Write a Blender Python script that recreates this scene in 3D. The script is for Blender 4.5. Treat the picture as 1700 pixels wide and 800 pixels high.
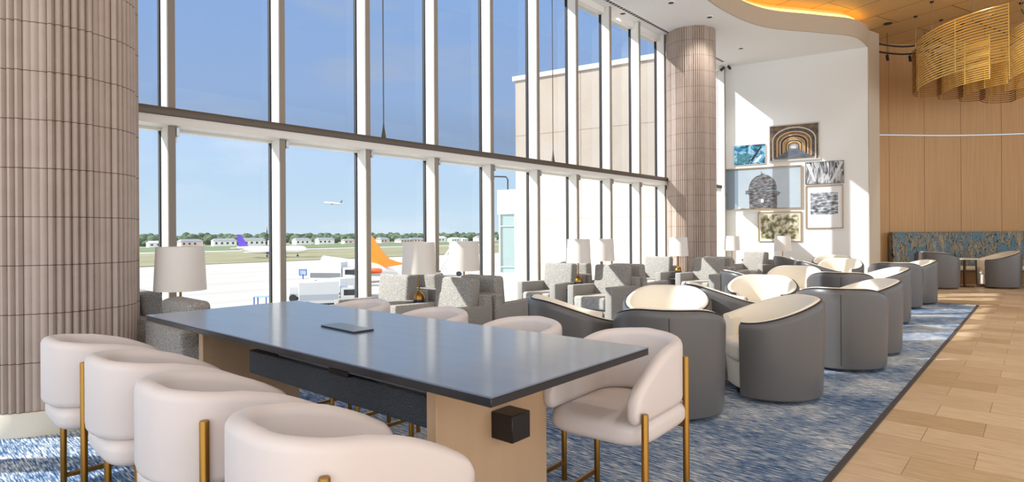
import bpy, bmesh, math, random
from mathutils import Vector, Matrix
random.seed(7)
PI = math.pi
scene = bpy.context.scene
for o in list(bpy.data.objects):
    bpy.data.objects.remove(o)
COL = scene.collection

# ------------------------------------------------------------------ camera
F, HORIZ, EYE = 979.0, 388.0, 1.42
YAW = math.radians(41.95)
FWD = Vector((-math.sin(YAW), math.cos(YAW), 0))
RGT = Vector((math.cos(YAW), math.sin(YAW), 0))
ROLL = math.radians(0.35)
R2 = RGT * math.cos(ROLL) - Vector((0, 0, 1)) * math.sin(ROLL)
U2 = Vector((0, 0, 1)) * math.cos(ROLL) + RGT * math.sin(ROLL)
EYEP = Vector((0, 0, EYE))
cam_data = bpy.data.cameras.new('camera')
cam = bpy.data.objects.new('camera', cam_data)
COL.objects.link(cam)
m = Matrix((R2, U2, -FWD)).transposed().to_4x4()
m.translation = EYEP
cam.matrix_world = m
cam_data.sensor_width = 36
cam_data.sensor_fit = 'HORIZONTAL'
cam_data.lens = F / 1700 * 36
cam_data.shift_y = -(400 - HORIZ) / 1700
cam_data.clip_start = 0.05
cam_data.clip_end = 6000
scene.camera = cam

def ray(px, py):
    return FWD + R2 * ((px - 850) / F) - U2 * ((py - HORIZ) / F)
def at_z(px, py, z):
    d = ray(px, py); return EYEP + d * ((z - EYE) / d.z)
def at_plane(px, py, p, n):
    d = ray(px, py); return EYEP + d * ((Vector(p) - EYEP).dot(Vector(n)) / d.dot(Vector(n)))
def at_depth(px, py, Z):
    return EYEP + ray(px, py) * Z

# ------------------------------------------------------------------ light and exposure
scene.view_settings.view_transform = 'Standard'
scene.view_settings.look = 'None'
scene.view_settings.gamma = 1
scene.view_settings.use_curve_mapping = False
scene.view_settings.exposure = 0.55
SUN_STRENGTH = 6.0
SUN_DIR = Vector((0.94, 1.0, -0.90)).normalized()
sd = bpy.data.lights.new('sun', 'SUN'); sd.energy = SUN_STRENGTH; sd.angle = math.radians(0.5); sd.color = (1, 0.97, 0.92)
so = bpy.data.objects.new('sun', sd); COL.objects.link(so)
so.rotation_euler = SUN_DIR.to_track_quat('-Z', 'Y').to_euler()
so.location = (-20, -20, 20)

world = bpy.data.worlds.new('sky'); scene.world = world; world.use_nodes = True
wn, wl = world.node_tree.nodes, world.node_tree.links
wn.clear()
def N(nodes, t, **kw):
    n = nodes.new(t)
    for k, v in kw.items(): setattr(n, k, v)
    return n
wo = N(wn, 'ShaderNodeOutputWorld'); wb = N(wn, 'ShaderNodeBackground')
tc = N(wn, 'ShaderNodeTexCoord'); sp = N(wn, 'ShaderNodeSeparateXYZ')
wl.new(tc.outputs['Generated'], sp.inputs[0])
rp = N(wn, 'ShaderNodeValToRGB')
wl.new(sp.outputs['Z'], rp.inputs[0])
cr = rp.color_ramp
cr.elements[0].position = 0.0; cr.elements[0].color = (.45, .55, .64, 1)
cr.elements[1].position = 1.0; cr.elements[1].color = (.14, .28, .56, 1)
for p, c in ((.07, (.38, .50, .63, 1)), (.15, (.36, .48, .66, 1)), (.22, (.40, .57, .85, 1)), (.37, (.35, .55, .90, 1))):
    e = cr.elements.new(p); e.color = c
# soft clouds
mp = N(wn, 'ShaderNodeMapping'); mp.inputs['Scale'].default_value = (1, 1, 4.0)
wl.new(tc.outputs['Generated'], mp.inputs[0])
nz = N(wn, 'ShaderNodeTexNoise'); nz.inputs['Scale'].default_value = 2.6; nz.inputs['Detail'].default_value = 7; nz.inputs['Roughness'].default_value = .6
wl.new(mp.outputs[0], nz.inputs['Vector'])
cl = N(wn, 'ShaderNodeValToRGB'); cl.color_ramp.elements[0].position = .52; cl.color_ramp.elements[1].position = .80
cl.color_ramp.elements[1].color = (.75, .75, .75, 1)
wl.new(nz.outputs['Fac'], cl.inputs[0])
mx = N(wn, 'ShaderNodeMixRGB'); mx.inputs[2].default_value = (.60, .64, .70, 1)
wl.new(cl.outputs[0], mx.inputs[0]); wl.new(rp.outputs[0], mx.inputs[1])
# bright sky half added behind the viewer to fill the room with light
dp = N(wn, 'ShaderNodeVectorMath', operation='DOT_PRODUCT'); dp.inputs[1].default_value = (0.68, -0.68, 0.1)
wl.new(tc.outputs['Generated'], dp.inputs[0])
hz = N(wn, 'ShaderNodeMapRange'); hz.inputs['From Min'].default_value = -0.35; hz.inputs['From Max'].default_value = .75
hz.interpolation_type = 'SMOOTHSTEP'
wl.new(dp.outputs['Value'], hz.inputs['Value'])
mx2 = N(wn, 'ShaderNodeMixRGB'); mx2.inputs[2].default_value = (1.3, 1.32, 1.36, 1)
wl.new(hz.outputs[0], mx2.inputs[0]); wl.new(mx.outputs[0], mx2.inputs[1])
wl.new(mx2.outputs[0], wb.inputs[0]); wb.inputs[1].default_value = 1.0
wl.new(wb.outputs[0], wo.inputs[0])

# ------------------------------------------------------------------ materials
def srgb(r, g, b):
    f = lambda c: (c / 255 / 12.92) if c / 255 <= .04045 else ((c / 255 + .055) / 1.055) ** 2.4
    return (f(r), f(g), f(b), 1)
MATS = {}
def mat(name, col, rough=.5, metal=0, spec=.5, noise=None, bump=None, coat=0, sheen=0):
    """noise=(scale, colour2, contrast, stretch) ; bump=(scale, strength)"""
    if name in MATS: return MATS[name]
    mt = bpy.data.materials.new(name); mt.use_nodes = True
    n, l = mt.node_tree.nodes, mt.node_tree.links
    b = n['Principled BSDF']
    b.inputs['Base Color'].default_value = srgb(*col)
    b.inputs['Roughness'].default_value = rough
    b.inputs['Metallic'].default_value = metal
    b.inputs['Specular IOR Level'].default_value = spec
    b.inputs['Coat Weight'].default_value = coat
    t = N(n, 'ShaderNodeTexCoord')
    if noise:
        mpn = N(n, 'ShaderNodeMapping'); mpn.inputs['Scale'].default_value = noise[3] if len(noise) > 3 else (1, 1, 1)
        l.new(t.outputs['Object'], mpn.inputs[0])
        x = N(n, 'ShaderNodeTexNoise'); x.inputs['Scale'].default_value = noise[0]; x.inputs['Detail'].default_value = 4
        l.new(mpn.outputs[0], x.inputs['Vector'])
        r = N(n, 'ShaderNodeValToRGB'); c = noise[2]
        r.color_ramp.elements[0].position = .5 - c; r.color_ramp.elements[1].position = .5 + c
        r.color_ramp.elements[0].color = srgb(*col); r.color_ramp.elements[1].color = srgb(*noise[1])
        l.new(x.outputs['Fac'], r.inputs[0]); l.new(r.outputs[0], b.inputs['Base Color'])
    if bump:
        x = N(n, 'ShaderNodeTexNoise'); x.inputs['Scale'].default_value = bump[0]; x.inputs['Detail'].default_value = 3
        l.new(t.outputs['Object'], x.inputs['Vector'])
        bb = N(n, 'ShaderNodeBump'); bb.inputs['Strength'].default_value = bump[1]; bb.inputs['Distance'].default_value = .01
        l.new(x.outputs['Fac'], bb.inputs['Height']); l.new(bb.outputs[0], b.inputs['Normal'])
    MATS[name] = mt
    return mt
def emit(name, col, s):
    mt = bpy.data.materials.new(name); mt.use_nodes = True
    n, l = mt.node_tree.nodes, mt.node_tree.links
    b = n['Principled BSDF']; b.inputs['Base Color'].default_value = (.8, .8, .8, 1)
    b.inputs['Emission Color'].default_value = srgb(*col); b.inputs['Emission Strength'].default_value = s
    return mt
def glass(name, tint, refl=1.0):
    mt = bpy.data.materials.new(name); mt.use_nodes = True
    n, l = mt.node_tree.nodes, mt.node_tree.links
    n.clear()
    o = N(n, 'ShaderNodeOutputMaterial'); mix = N(n, 'ShaderNodeMixShader')
    t = N(n, 'ShaderNodeBsdfTransparent'); t.inputs[0].default_value = (*tint, 1)
    g = N(n, 'ShaderNodeBsdfGlossy'); g.inputs['Roughness'].default_value = .01; g.inputs[0].default_value = (.9, .95, 1, 1)
    fr = N(n, 'ShaderNodeFresnel'); fr.inputs[0].default_value = 1.35
    mu = N(n, 'ShaderNodeMath', operation='MULTIPLY'); mu.inputs[1].default_value = refl
    ge = N(n, 'ShaderNodeNewGeometry'); inv = N(n, 'ShaderNodeMath', operation='SUBTRACT'); inv.inputs[0].default_value = 1
    l.new(ge.outputs['Backfacing'], inv.inputs[1])
    m2 = N(n, 'ShaderNodeMath', operation='MULTIPLY')
    l.new(fr.outputs[0], mu.inputs[0]); l.new(mu.outputs[0], m2.inputs[0]); l.new(inv.outputs[0], m2.inputs[1]); l.new(m2.outputs[0], mix.inputs[0])
    l.new(t.outputs[0], mix.inputs[1]); l.new(g.outputs[0], mix.inputs[2]); l.new(mix.outputs[0], o.inputs[0])
    return mt

def planks_mat(name, c1, c2, mortar, bw, bh, ms, rot=0, rough=.4, squash=1, offset=.5, grain=(6, 60), gstr=.35):
    mt = bpy.data.materials.new(name); mt.use_nodes = True
    n, l = mt.node_tree.nodes, mt.node_tree.links
    b = n['Principled BSDF']; b.inputs['Roughness'].default_value = rough
    t = N(n, 'ShaderNodeTexCoord'); mpn = N(n, 'ShaderNodeMapping'); mpn.inputs['Rotation'].default_value = (0, 0, rot)
    l.new(t.outputs['Object'], mpn.inputs[0])
    br = N(n, 'ShaderNodeTexBrick'); br.inputs['Scale'].default_value = 1
    br.inputs['Brick Width'].default_value = bw; br.inputs['Row Height'].default_value = bh
    br.inputs['Mortar Size'].default_value = ms; br.inputs['Mortar Smooth'].default_value = .1
    br.inputs['Color1'].default_value = srgb(*c1); br.inputs['Color2'].default_value = srgb(*c2); br.inputs['Mortar'].default_value = srgb(*mortar)
    br.offset = offset
    l.new(mpn.outputs[0], br.inputs['Vector'])
    gm = N(n, 'ShaderNodeMapping'); gm.inputs['Scale'].default_value = (grain[0], grain[1], grain[1])
    l.new(mpn.outputs[0], gm.inputs[0])
    gx = N(n, 'ShaderNodeTexNoise'); gx.inputs['Scale'].default_value = 1; gx.inputs['Detail'].default_value = 4
    l.new(gm.outputs[0], gx.inputs['Vector'])
    gr = N(n, 'ShaderNodeMapRange'); gr.inputs['From Min'].default_value = .3; gr.inputs['From Max'].default_value = .7
    gr.inputs['To Min'].default_value = 1 - gstr; gr.inputs['To Max'].default_value = 1 + gstr * .3
    l.new(gx.outputs['Fac'], gr.inputs['Value'])
    mm = N(n, 'ShaderNodeVectorMath', operation='SCALE')
    l.new(br.outputs['Color'], mm.inputs[0]); l.new(gr.outputs[0], mm.inputs['Scale'])
    l.new(mm.outputs[0], b.inputs['Base Color'])
    return mt

M_wall = mat('white_plaster', (240, 242, 240), .85)
M_ceil = mat('ceiling_paint', (243, 244, 243), .9)
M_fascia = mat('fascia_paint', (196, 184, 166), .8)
M_frame = mat('window_aluminium', (238, 236, 230), .45)
M_gasket = mat('black_gasket', (30, 30, 32), .6)
M_rail = mat('bronze_rail', (98, 88, 78), .4, .3)
M_brass = mat('brushed_brass', (158, 118, 56), .3, 1)
M_leather_w = mat('blush_leather', (218, 210, 208), .42, bump=(90, .04))
M_leather_g = mat('grey_leather', (98, 96, 95), .34, bump=(120, .04))
M_leather_c = mat('cream_leather', (240, 232, 216), .45, bump=(100, .04))
M_pipe = mat('dark_piping', (40, 42, 46), .5)
M_bronze = mat('bronze_base', (84, 62, 44), .35, .8)
M_tweed = mat('grey_tweed', (96, 93, 90), .95, noise=(150, (190, 186, 180), .16), bump=(200, .4))
M_tweed2 = mat('light_tweed', (120, 117, 113), .95, noise=(150, (206, 202, 196), .16), bump=(200, .4))
M_shade = mat('linen_shade', (226, 220, 212), .9, noise=(300, (236, 231, 224), .2))
M_navy = mat('glazed_navy', (38, 46, 62), .15, coat=.6)
M_chrome = mat('chrome', (210, 214, 220), .12, 1)
M_blackg = mat('black_glass', (22, 24, 28), .08)
M_oakslab = mat('oak_slab', (206, 174, 140), .45, noise=(5, (192, 158, 122), .3, (1, 1, .08)))
M_black = mat('black_box', (20, 19, 20), .45)
M_tray = mat('speckled_tray', (38, 42, 48), .3, noise=(220, (70, 76, 84), .15), bump=(160, .8))
M_ring = mat('base_ring_cream', (214, 208, 192), .6)
M_steel = mat('steel', (170, 172, 174), .25, 1)
M_dark = mat('dark_fitting', (36, 34, 34), .5)
M_whitep = mat('white_paint', (240, 240, 238), .6)
M_cream_top = mat('cream_stone', (228, 220, 204), .4)

def top_mat():
    mt = mat('slate_blue_laminate', (94, 108, 132), .33, noise=(3, (106, 120, 142), .3, (1, 6, 1)))
    b = mt.node_tree.nodes['Principled BSDF']
    b.inputs['Specular IOR Level'].default_value = 1.0
    b.inputs['Coat Weight'].default_value = .35; b.inputs['Coat Roughness'].default_value = .12
    return mt
M_top = top_mat()

def carpet_mat():
    mt = bpy.data.materials.new('woven_blue_carpet'); mt.use_nodes = True
    n, l = mt.node_tree.nodes, mt.node_tree.links
    b = n['Principled BSDF']; b.inputs['Roughness'].default_value = 1; b.inputs['Specular IOR Level'].default_value = .1
    t = N(n, 'ShaderNodeTexCoord')
    a = N(n, 'ShaderNodeMapping'); a.inputs['Scale'].default_value = (9, 95, 1); l.new(t.outputs['Object'], a.inputs[0])
    n1 = N(n, 'ShaderNodeTexNoise'); n1.inputs['Scale'].default_value = 1; n1.inputs['Detail'].default_value = 5; n1.inputs['Roughness'].default_value = .7
    l.new(a.outputs[0], n1.inputs['Vector'])
    big = N(n, 'ShaderNodeTexNoise'); big.inputs['Scale'].default_value = 1.3; big.inputs['Detail'].default_value = 3
    l.new(t.outputs['Object'], big.inputs['Vector'])
    ma = N(n, 'ShaderNodeMath', operation='MULTIPLY_ADD'); ma.inputs[1].default_value = .34; l.new(big.outputs['Fac'], ma.inputs[0])
    l.new(n1.outputs['Fac'], ma.inputs[2])
    sb = N(n, 'ShaderNodeMath', operation='SUBTRACT'); sb.inputs[1].default_value = .17; l.new(ma.outputs[0], sb.inputs[0])
    r = N(n, 'ShaderNodeValToRGB'); r.color_ramp.interpolation = 'LINEAR'
    e = r.color_ramp.elements
    e[0].position = .36; e[0].color = srgb(50, 68, 100)
    e[1].position = .62; e[1].color = srgb(232, 233, 230)
    for p, c in ((.43, (72, 104, 148)), (.48, (104, 134, 170)), (.53, (158, 170, 182))):
        q = e.new(p); q.color = srgb(*c)
    l.new(sb.outputs[0], r.inputs[0]); l.new(r.outputs[0], b.inputs['Base Color'])
    bb = N(n, 'ShaderNodeBump'); bb.inputs['Strength'].default_value = .6; bb.inputs['Distance'].default_value = .01
    l.new(n1.outputs['Fac'], bb.inputs['Height']); l.new(bb.outputs[0], b.inputs['Normal'])
    return mt
M_carpet = carpet_mat()
M_floor = planks_mat('oak_floor', (228, 202, 168), (200, 170, 132), (172, 142, 110), .62, .37, .003, rough=.38, grain=(5, 50), gstr=.22)
M_woodceil = planks_mat('oak_ceiling_panels', (206, 172, 120), (198, 162, 110), (104, 78, 48), 2.4, .9, .012, rot=.35, rough=.5, grain=(2, 30), gstr=.15)

def wood_wall_mat():
    mt = mat('oak_wall_panel', (196, 156, 106), .5, noise=(1.0, (176, 134, 84), .3, (40, 40, .7)))
    return mt
M_woodwall = wood_wall_mat()
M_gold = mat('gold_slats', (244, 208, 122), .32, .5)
M_led = emit('warm_led', (255, 190, 60), 2.6)

# ------------------------------------------------------------------ object helpers
def link(name, bm, material, parent=None, smooth=True, loc=None, rz=0):
    me = bpy.data.meshes.new(name)
    bmesh.ops.recalc_face_normals(bm, faces=bm.faces[:])
    bm.to_mesh(me); bm.free()
    ms = material if isinstance(material, (list, tuple)) else [material]
    for q in ms: me.materials.append(q)
    if smooth:
        for p in me.polygons: p.use_smooth = True
        me.set_sharp_from_angle(angle=math.radians(38))
    o = bpy.data.objects.new(name, me); COL.objects.link(o)
    if parent: o.parent = parent
    if loc is not None: o.location = loc
    o.rotation_euler.z = rz
    return o
def tag(o, label=None, cat=None, group=None, kind=None):
    if label: o['label'] = label
    if cat: o['category'] = cat
    if group: o['group'] = group
    if kind: o['kind'] = kind
    return o
def thing(name, label, cat, loc=(0, 0, 0), rz=0, group=None):
    o = bpy.data.objects.new(name, None); COL.objects.link(o)
    o.location = loc; o.rotation_euler.z = rz; o.empty_display_size = .1
    return tag(o, label, cat, group)
def children(o): return [c for c in bpy.data.objects if c.parent == o]
def dup(root, loc, rz, label, group=None, scale=1):
    def rec(o, par):
        c = o.copy(); COL.objects.link(c)
        if par: c.parent = par
        for ch in KIDS.get(o.name, []): rec(ch, c)
        return c
    r = rec(root, None); r.location = loc; r.rotation_euler = (0, 0, rz); r.scale = (scale,) * 3
    r['label'] = label
    if group: r['group'] = group
    return r
KIDS = {}
def snap(root):
    for o in [root] + [c for c in bpy.data.objects if c.parent]:
        KIDS[o.name] = children(o)

def BM(): return bmesh.new()
def box(bm, x0, x1, y0, y1, z0, z1, bev=0, seg=2, mi=0, M=None):
    vs = [bm.verts.new(v) for v in ((x0, y0, z0), (x1, y0, z0), (x1, y1, z0), (x0, y1, z0), (x0, y0, z1), (x1, y0, z1), (x1, y1, z1), (x0, y1, z1))]
    fs = [bm.faces.new([vs[i] for i in f]) for f in ((3, 2, 1, 0), (4, 5, 6, 7), (0, 1, 5, 4), (1, 2, 6, 5), (2, 3, 7, 6), (3, 0, 4, 7))]
    for f in fs: f.material_index = mi
    if M is not None:
        for v in vs: v.co = M @ v.co
    if bev > 0:
        es = set(e for f in fs for e in f.edges)
        bmesh.ops.bevel(bm, geom=list(es), offset=bev, segments=seg, profile=.5, affect='EDGES')
    return vs
def tube(bm, pts, r, n=10, caps=True, mi=0):
    pts = [Vector(p) for p in pts]
    rs = r if isinstance(r, (list, tuple)) else [r] * len(pts)
    rings = []; prev = None
    for i, p in enumerate(pts):
        d = (pts[min(i + 1, len(pts) - 1)] - pts[max(i - 1, 0)]).normalized()
        if prev is None:
            a = d.orthogonal().normalized()
        else:
            a = (prev - d * prev.dot(d)).normalized()
        prev = a; b = d.cross(a)
        rings.append([bm.verts.new(p + (a * math.cos(2 * PI * k / n) + b * math.sin(2 * PI * k / n)) * rs[i]) for k in range(n)])
    for i in range(len(rings) - 1):
        for k in range(n):
            f = bm.faces.new((rings[i][k], rings[i][(k + 1) % n], rings[i + 1][(k + 1) % n], rings[i + 1][k])); f.material_index = mi
    if caps:
        for q in (rings[0][::-1], rings[-1]):
            f = bm.faces.new(q); f.material_index = mi
def lathe(bm, prof, n=32, c=(0, 0, 0), closed_ends=True, mi=0):
    rings = []
    for r, z in prof:
        rings.append([bm.verts.new((c[0] + r * math.cos(2 * PI * k / n), c[1] + r * math.sin(2 * PI * k / n), c[2] + z)) for k in range(n)])
    for i in range(len(rings) - 1):
        for k in range(n):
            f = bm.faces.new((rings[i][k], rings[i][(k + 1) % n], rings[i + 1][(k + 1) % n], rings[i + 1][k])); f.material_index = mi
    if closed_ends:
        bm.faces.new(rings[0][::-1]); bm.faces.new(rings[-1])
def prism(bm, pts, z0, z1, mi=0):
    a = [bm.verts.new((p[0], p[1], z0)) for p in pts]; b = [bm.verts.new((p[0], p[1], z1)) for p in pts]
    n = len(pts)
    fs = [bm.faces.new(a[::-1]), bm.faces.new(b)]
    for i in range(n): fs.append(bm.faces.new((a[i], a[(i + 1) % n], b[(i + 1) % n], b[i])))
    for f in fs: f.material_index = mi
    return a, b
def pad(bm, w, d, z0, z1, p=4, r=.03, n=48, cx=0, cy=0, crown=0, wf=None):
    """superellipse cushion with rounded edges; crown = bulge of the top"""
    prof = []
    S = 6
    for i in range(S + 1):
        a = PI / 2 * i / S; prof.append((-r + r * math.sin(a), z0 + r - r * math.cos(a)))
    for i in range(S + 1):
        a = PI / 2 * i / S; prof.append((-r + r * math.cos(a), z1 - r + r * math.sin(a)))
    rings = []
    def ring(off, z, k=1):
        out = []
        for j in range(n):
            t = 2 * PI * j / n
            c, s = math.cos(t), math.sin(t)
            x = math.copysign(abs(c) ** (2 / p), c) * (w / 2 + off) * k
            y = math.copysign(abs(s) ** (2 / p), s) * (d / 2 + off) * k
            if wf: x *= wf(y)
            out.append(bm.verts.new((cx + x, cy + y, z)))
        return out
    for off, z in prof: rings.append(ring(off, z))
    for k in (.85, .6, .3): rings.append(ring(-r, z1 + crown * (1 - k * k), k))
    for i in range(len(rings) - 1):
        for j in range(n):
            bm.faces.new((rings[i][j], rings[i][(j + 1) % n], rings[i + 1][(j + 1) % n], rings[i + 1][j]))
    bm.faces.new(rings[0][::-1]); bm.faces.new(rings[-1])
def wall_sweep(bm, path, zb, zt, th, rad=.5, ns=5):
    """upright padded wall along a plan path. zb/zt/th per point. rounded top and bottom edges; capped ends"""
    n = len(path); rings = []
    for i, p in enumerate(path):
        p = Vector((p[0], p[1]))
        a = Vector(path[max(i - 1, 0)][:2]); b = Vector(path[min(i + 1, n - 1)][:2])
        t = (b - a).normalized(); nn = Vector((-t.y, t.x))
        h = th[i] / 2; r = h * 2 * rad if rad < .5 else h
        r = min(r, (zt[i] - zb[i]) / 2)
        sec = []
        for (sx, zc, a0) in ((1, zb[i] + r, -PI / 2), (1, zt[i] - r, 0), (-1, zt[i] - r, PI / 2), (-1, zb[i] + r, PI)):
            for k in range(ns + 1):
                an = a0 + PI / 2 * k / ns
                sec.append((sx * (h - r) + r * math.cos(an), zc + r * math.sin(an)))
        rings.append([bm.verts.new((p.x + nn.x * u, p.y + nn.y * u, z)) for u, z in sec])
    m_ = len(rings[0])
    for i in range(n - 1):
        for k in range(m_):
            bm.faces.new((rings[i][k], rings[i][(k + 1) % m_], rings[i + 1][(k + 1) % m_], rings[i + 1][k]))
    bm.faces.new(rings[0][::-1]); bm.faces.new(rings[-1])
def sstep(a, b, x):
    t = max(0, min(1, (x - a) / (b - a))); return t * t * (3 - 2 * t)
def catmull(P, k=8):
    P = [Vector(p) for p in P]; out = []
    for i in range(len(P) - 1):
        p0, p1, p2, p3 = P[max(i - 1, 0)], P[i], P[i + 1], P[min(i + 2, len(P) - 1)]
        for j in range(k):
            t = j / k
            out.append(.5 * ((2 * p1) + (p2 - p0) * t + (2 * p0 - 5 * p1 + 4 * p2 - p3) * t * t + (3 * p1 - p0 - 3 * p2 + p3) * t ** 3))
    out.append(P[-1]); return out

# ================================================================== SETTING
XW = -6.7                    # glass line
ZC = 6.0                     # white ceiling
ZW = 6.6                     # wood ceiling
ARTL = Vector((-6.80, 16.08, 0)); ARTR = Vector((-3.2, 16.80, 0))
ad = (ARTR - ARTL).normalized(); an_ = Vector((ad.y, -ad.x, 0))   # normal to the room (-y)

bm = BM(); box(bm, -7.0, 9, -4, 26, -.25, 0)
tag(link('floor', bm, M_floor, smooth=False), kind='structure')
bm = BM(); box(bm, -6.66, -.93, -4, 14.25, 0, .010)
tag(link('carpet', bm, M_carpet, smooth=False), 'large woven blue and grey carpet under the lounge seats', 'carpet')
bm = BM(); box(bm, -.93, -.895, -4, 14.285, 0, .012); box(bm, -6.66, -.93, 14.25, 14.285, 0, .012)
tag(link('trim_1', bm, mat('carpet_edge', (70, 66, 66), .6), smooth=False), kind='structure')

# white ceiling with S-curved edge
curve = catmull([(-2.6, -4, 0), (-3.2, 2, 0), (-4.2, 7, 0), (-4.75, 10, 0), (-4.88, 11.8, 0), (-4.62, 13.5, 0), (-3.85, 14.75, 0), (-3.28, 15.7, 0), (-3.2, 16.80, 0)], 8)
bm = BM()
poly = [(p.x, p.y) for p in curve] + [(ARTL.x - .3, ARTL.y - .05), (-7.0, 16.0), (-7.0, -4)]
prism(bm, poly, ZC, ZC + .25)
tag(link('ceiling', bm, M_ceil, smooth=False), kind='structure')
# fascia following the curve
bm = BM()
wall_sweep(bm, [(p.x + .02, p.y) for p in curve], [ZC - .005] * len(curve), [ZC + .40] * len(curve), [.05] * len(curve), rad=.1, ns=1)
tag(link('trim_2', bm, M_fascia), kind='structure')
# cove back wall above the lip
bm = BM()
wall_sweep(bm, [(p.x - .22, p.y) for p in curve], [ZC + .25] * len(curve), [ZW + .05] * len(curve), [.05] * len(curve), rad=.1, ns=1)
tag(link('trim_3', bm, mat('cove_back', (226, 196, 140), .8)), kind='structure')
bm = BM()
cc = [p for p in curve if 8 < p.y < 16.5]
wall_sweep(bm, [(p.x - .10, p.y) for p in cc], [ZC + .37] * len(cc), [ZC + .50] * len(cc), [.04] * len(cc), rad=.1, ns=1)
tag(link('cove_light', bm, M_led), 'glowing amber light strip in the S-curved ceiling cove', 'light')
# wood ceiling
bm = BM()
poly = [(p.x - .25, p.y) for p in curve] + [(-3.9, 17.2), (-3.9, 26), (9, 26), (9, -4)]
prism(bm, poly, ZW, ZW + .2)
tag(link('ceiling', bm, M_woodceil, smooth=False), kind='structure')

# art wall and pier
def wallbox(bm, a, b, th, z0, z1):
    d = (b - a).normalized(); nn = Vector((-d.y, d.x, 0))
    prism(bm, [a, b, b + nn * th, a + nn * th], z0, z1)
bm = BM()
q = [ARTL - ad * .3, ARTR, Vector((-3.06, 17.32, 0)), Vector((-3.3, 17.4, 0)), ARTL - ad * .3 + Vector((0, .5, 0))]
prism(bm, q, 0, ZC)
prism(bm, [ARTR + Vector((-.4, -.02, 0)), ARTR, Vector((-3.06, 17.32, 0)), Vector((-3.5, 17.4, 0))], ZC, ZC + .42)
tag(link('wall_art', bm, M_wall, smooth=False), kind='structure')
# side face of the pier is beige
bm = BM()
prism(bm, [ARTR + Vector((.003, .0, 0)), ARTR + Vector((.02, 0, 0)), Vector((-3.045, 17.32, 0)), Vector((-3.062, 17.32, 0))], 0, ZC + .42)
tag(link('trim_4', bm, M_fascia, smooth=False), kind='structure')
# unseen near wall shaped to keep sun off table and chairs, plus corner jamb
bm = BM()
box(bm, XW - .2, XW, -9, .6, 2.66, ZC + .25)
box(bm, XW - .2, XW, -9, -2.6, 0, 2.66)
box(bm, XW - .2, XW + .04, 16.03, 16.3, 0, ZC)
tag(link('wall_left', bm, M_wall, smooth=False), kind='structure')
# curved oak wall
oak = catmull([(-3.95, 17.2, 0), (-3.75, 18.4, 0), (-3.05, 19.25, 0), (-1.8, 20.55, 0), (-.3, 21.55, 0), (1.6, 22.3, 0), (4, 22.8, 0)], 10)
bm = BM()
wall_sweep(bm, [(p.x, p.y) for p in oak], [0] * len(oak), [ZW + .02] * len(oak), [.12] * len(oak), rad=.05, ns=1)
tag(link('wall_back', bm, M_woodwall), kind='structure')
def along(path, s):
    acc = 0
    for a, b in zip(path, path[1:]):
        L = (b - a).length
        if acc + L >= s: return a + (b - a) * ((s - acc) / L), (b - a).normalized()
        acc += L
    return path[-1], (path[-1] - path[-2]).normalized()
bm = BM()
for k in range(9):     # shadow-gap joints between panels
    p, d = along(oak, 2.15 + k * 1.05)
    nn = Vector((d.y, -d.x, 0)) * .061
    c = p + nn
    prism(bm, [c - d * .004, c + d * .004, c + d * .004 + nn * .02, c - d * .004 + nn * .02], 0, ZW)
tag(link('trim_5', bm, mat('panel_joint', (122, 88, 52), .8), smooth=False), kind='structure')
bm = BM()
off = []
for i, p in enumerate(oak):
    d = (oak[min(i + 1, len(oak) - 1)] - oak[max(i - 1, 0)]).normalized(); off.append(p + Vector((d.y, -d.x, 0)) * .07)
wall_sweep(bm, [(p.x, p.y) for p in off[6:]], [4.06] * len(off[6:]), [4.10] * len(off[6:]), [.02] * len(off[6:]), rad=.2, ns=1)
tag(link('trim_6', bm, M_steel), kind='structure')

# ------------------------------------------------------------------ windows
MY0, MS = 2.08, 1.157
ZT0, ZT1 = 2.52, 2.67
M_taupe = mat('taupe_front', (150, 140, 128), .45)  # mullion front faces get a darker taupe than the sides
GL_LOW = glass('clear_glass', (.97, .985, .985), .8)
GL_UP = glass('tinted_glass', (.71, .73, .76), .9)
ys = [MY0 + MS * k for k in range(-4, 13)]
for k, y in enumerate(ys):
    up = y > .5
    ztop = ZC if up else 2.55
    bm = BM()
    box(bm, XW + .03, XW + .22, y, y + .075, 0, ztop, .006, 1)
    w = link('window_%d' % (k + 1), bm, M_frame)
    tag(w, kind='structure')
    bm = BM(); box(bm, XW - .02, XW + .03, y - .012, y + .085, 0, ztop)
    link('gasket', bm, M_gasket if y < 15.5 else M_frame, w, smooth=False)
    bm = BM(); box(bm, XW + .22, XW + .232, y + .004, y + .071, 0, ztop)
    link('front_face', bm, M_taupe, w, smooth=False)
    bm = BM(); box(bm, XW + .10, XW + .24, y + .075, y + .11, ZT0 - .10, ZT0 - .01, .004, 1)
    box(bm, XW + .10, XW + .16, y + .075, y + .11, ZT0 - .15, ZT0 - .09, .004, 1)
    link('bracket', bm, M_steel, w)
    yn = min(y + MS, 16.0)
    if yn - y > .2:
        bm = BM(); box(bm, XW - .006, XW + .006, y + .07, yn - .01, .1, ZT0 + .05)
        link('lower_pane', bm, GL_LOW, w, smooth=False)
        if up:
            bm = BM(); box(bm, XW - .006, XW + .006, y + .07, yn - .01, ZT1 - .05, ZC - .05)
            link('upper_pane', bm, GL_UP, w, smooth=False)
        bm = BM(); box(bm, XW - .03, XW + .12, y + .075, yn - .012, 0, .12)
        if up: box(bm, XW - .03, XW + .12, y + .075, yn - .012, ZC - .12, ZC)
        link('sill', bm, M_frame, w, smooth=False)
bm = BM(); box(bm, XW, XW + .30, -2.6, 15.55, ZT0, ZT0 + .085, .004, 1)
box(bm, XW - .02, XW + .05, -2.6, 15.55, ZT0 - .03, ZT1)
tag(link('trim_7', bm, M_frame), kind='structure')
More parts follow.
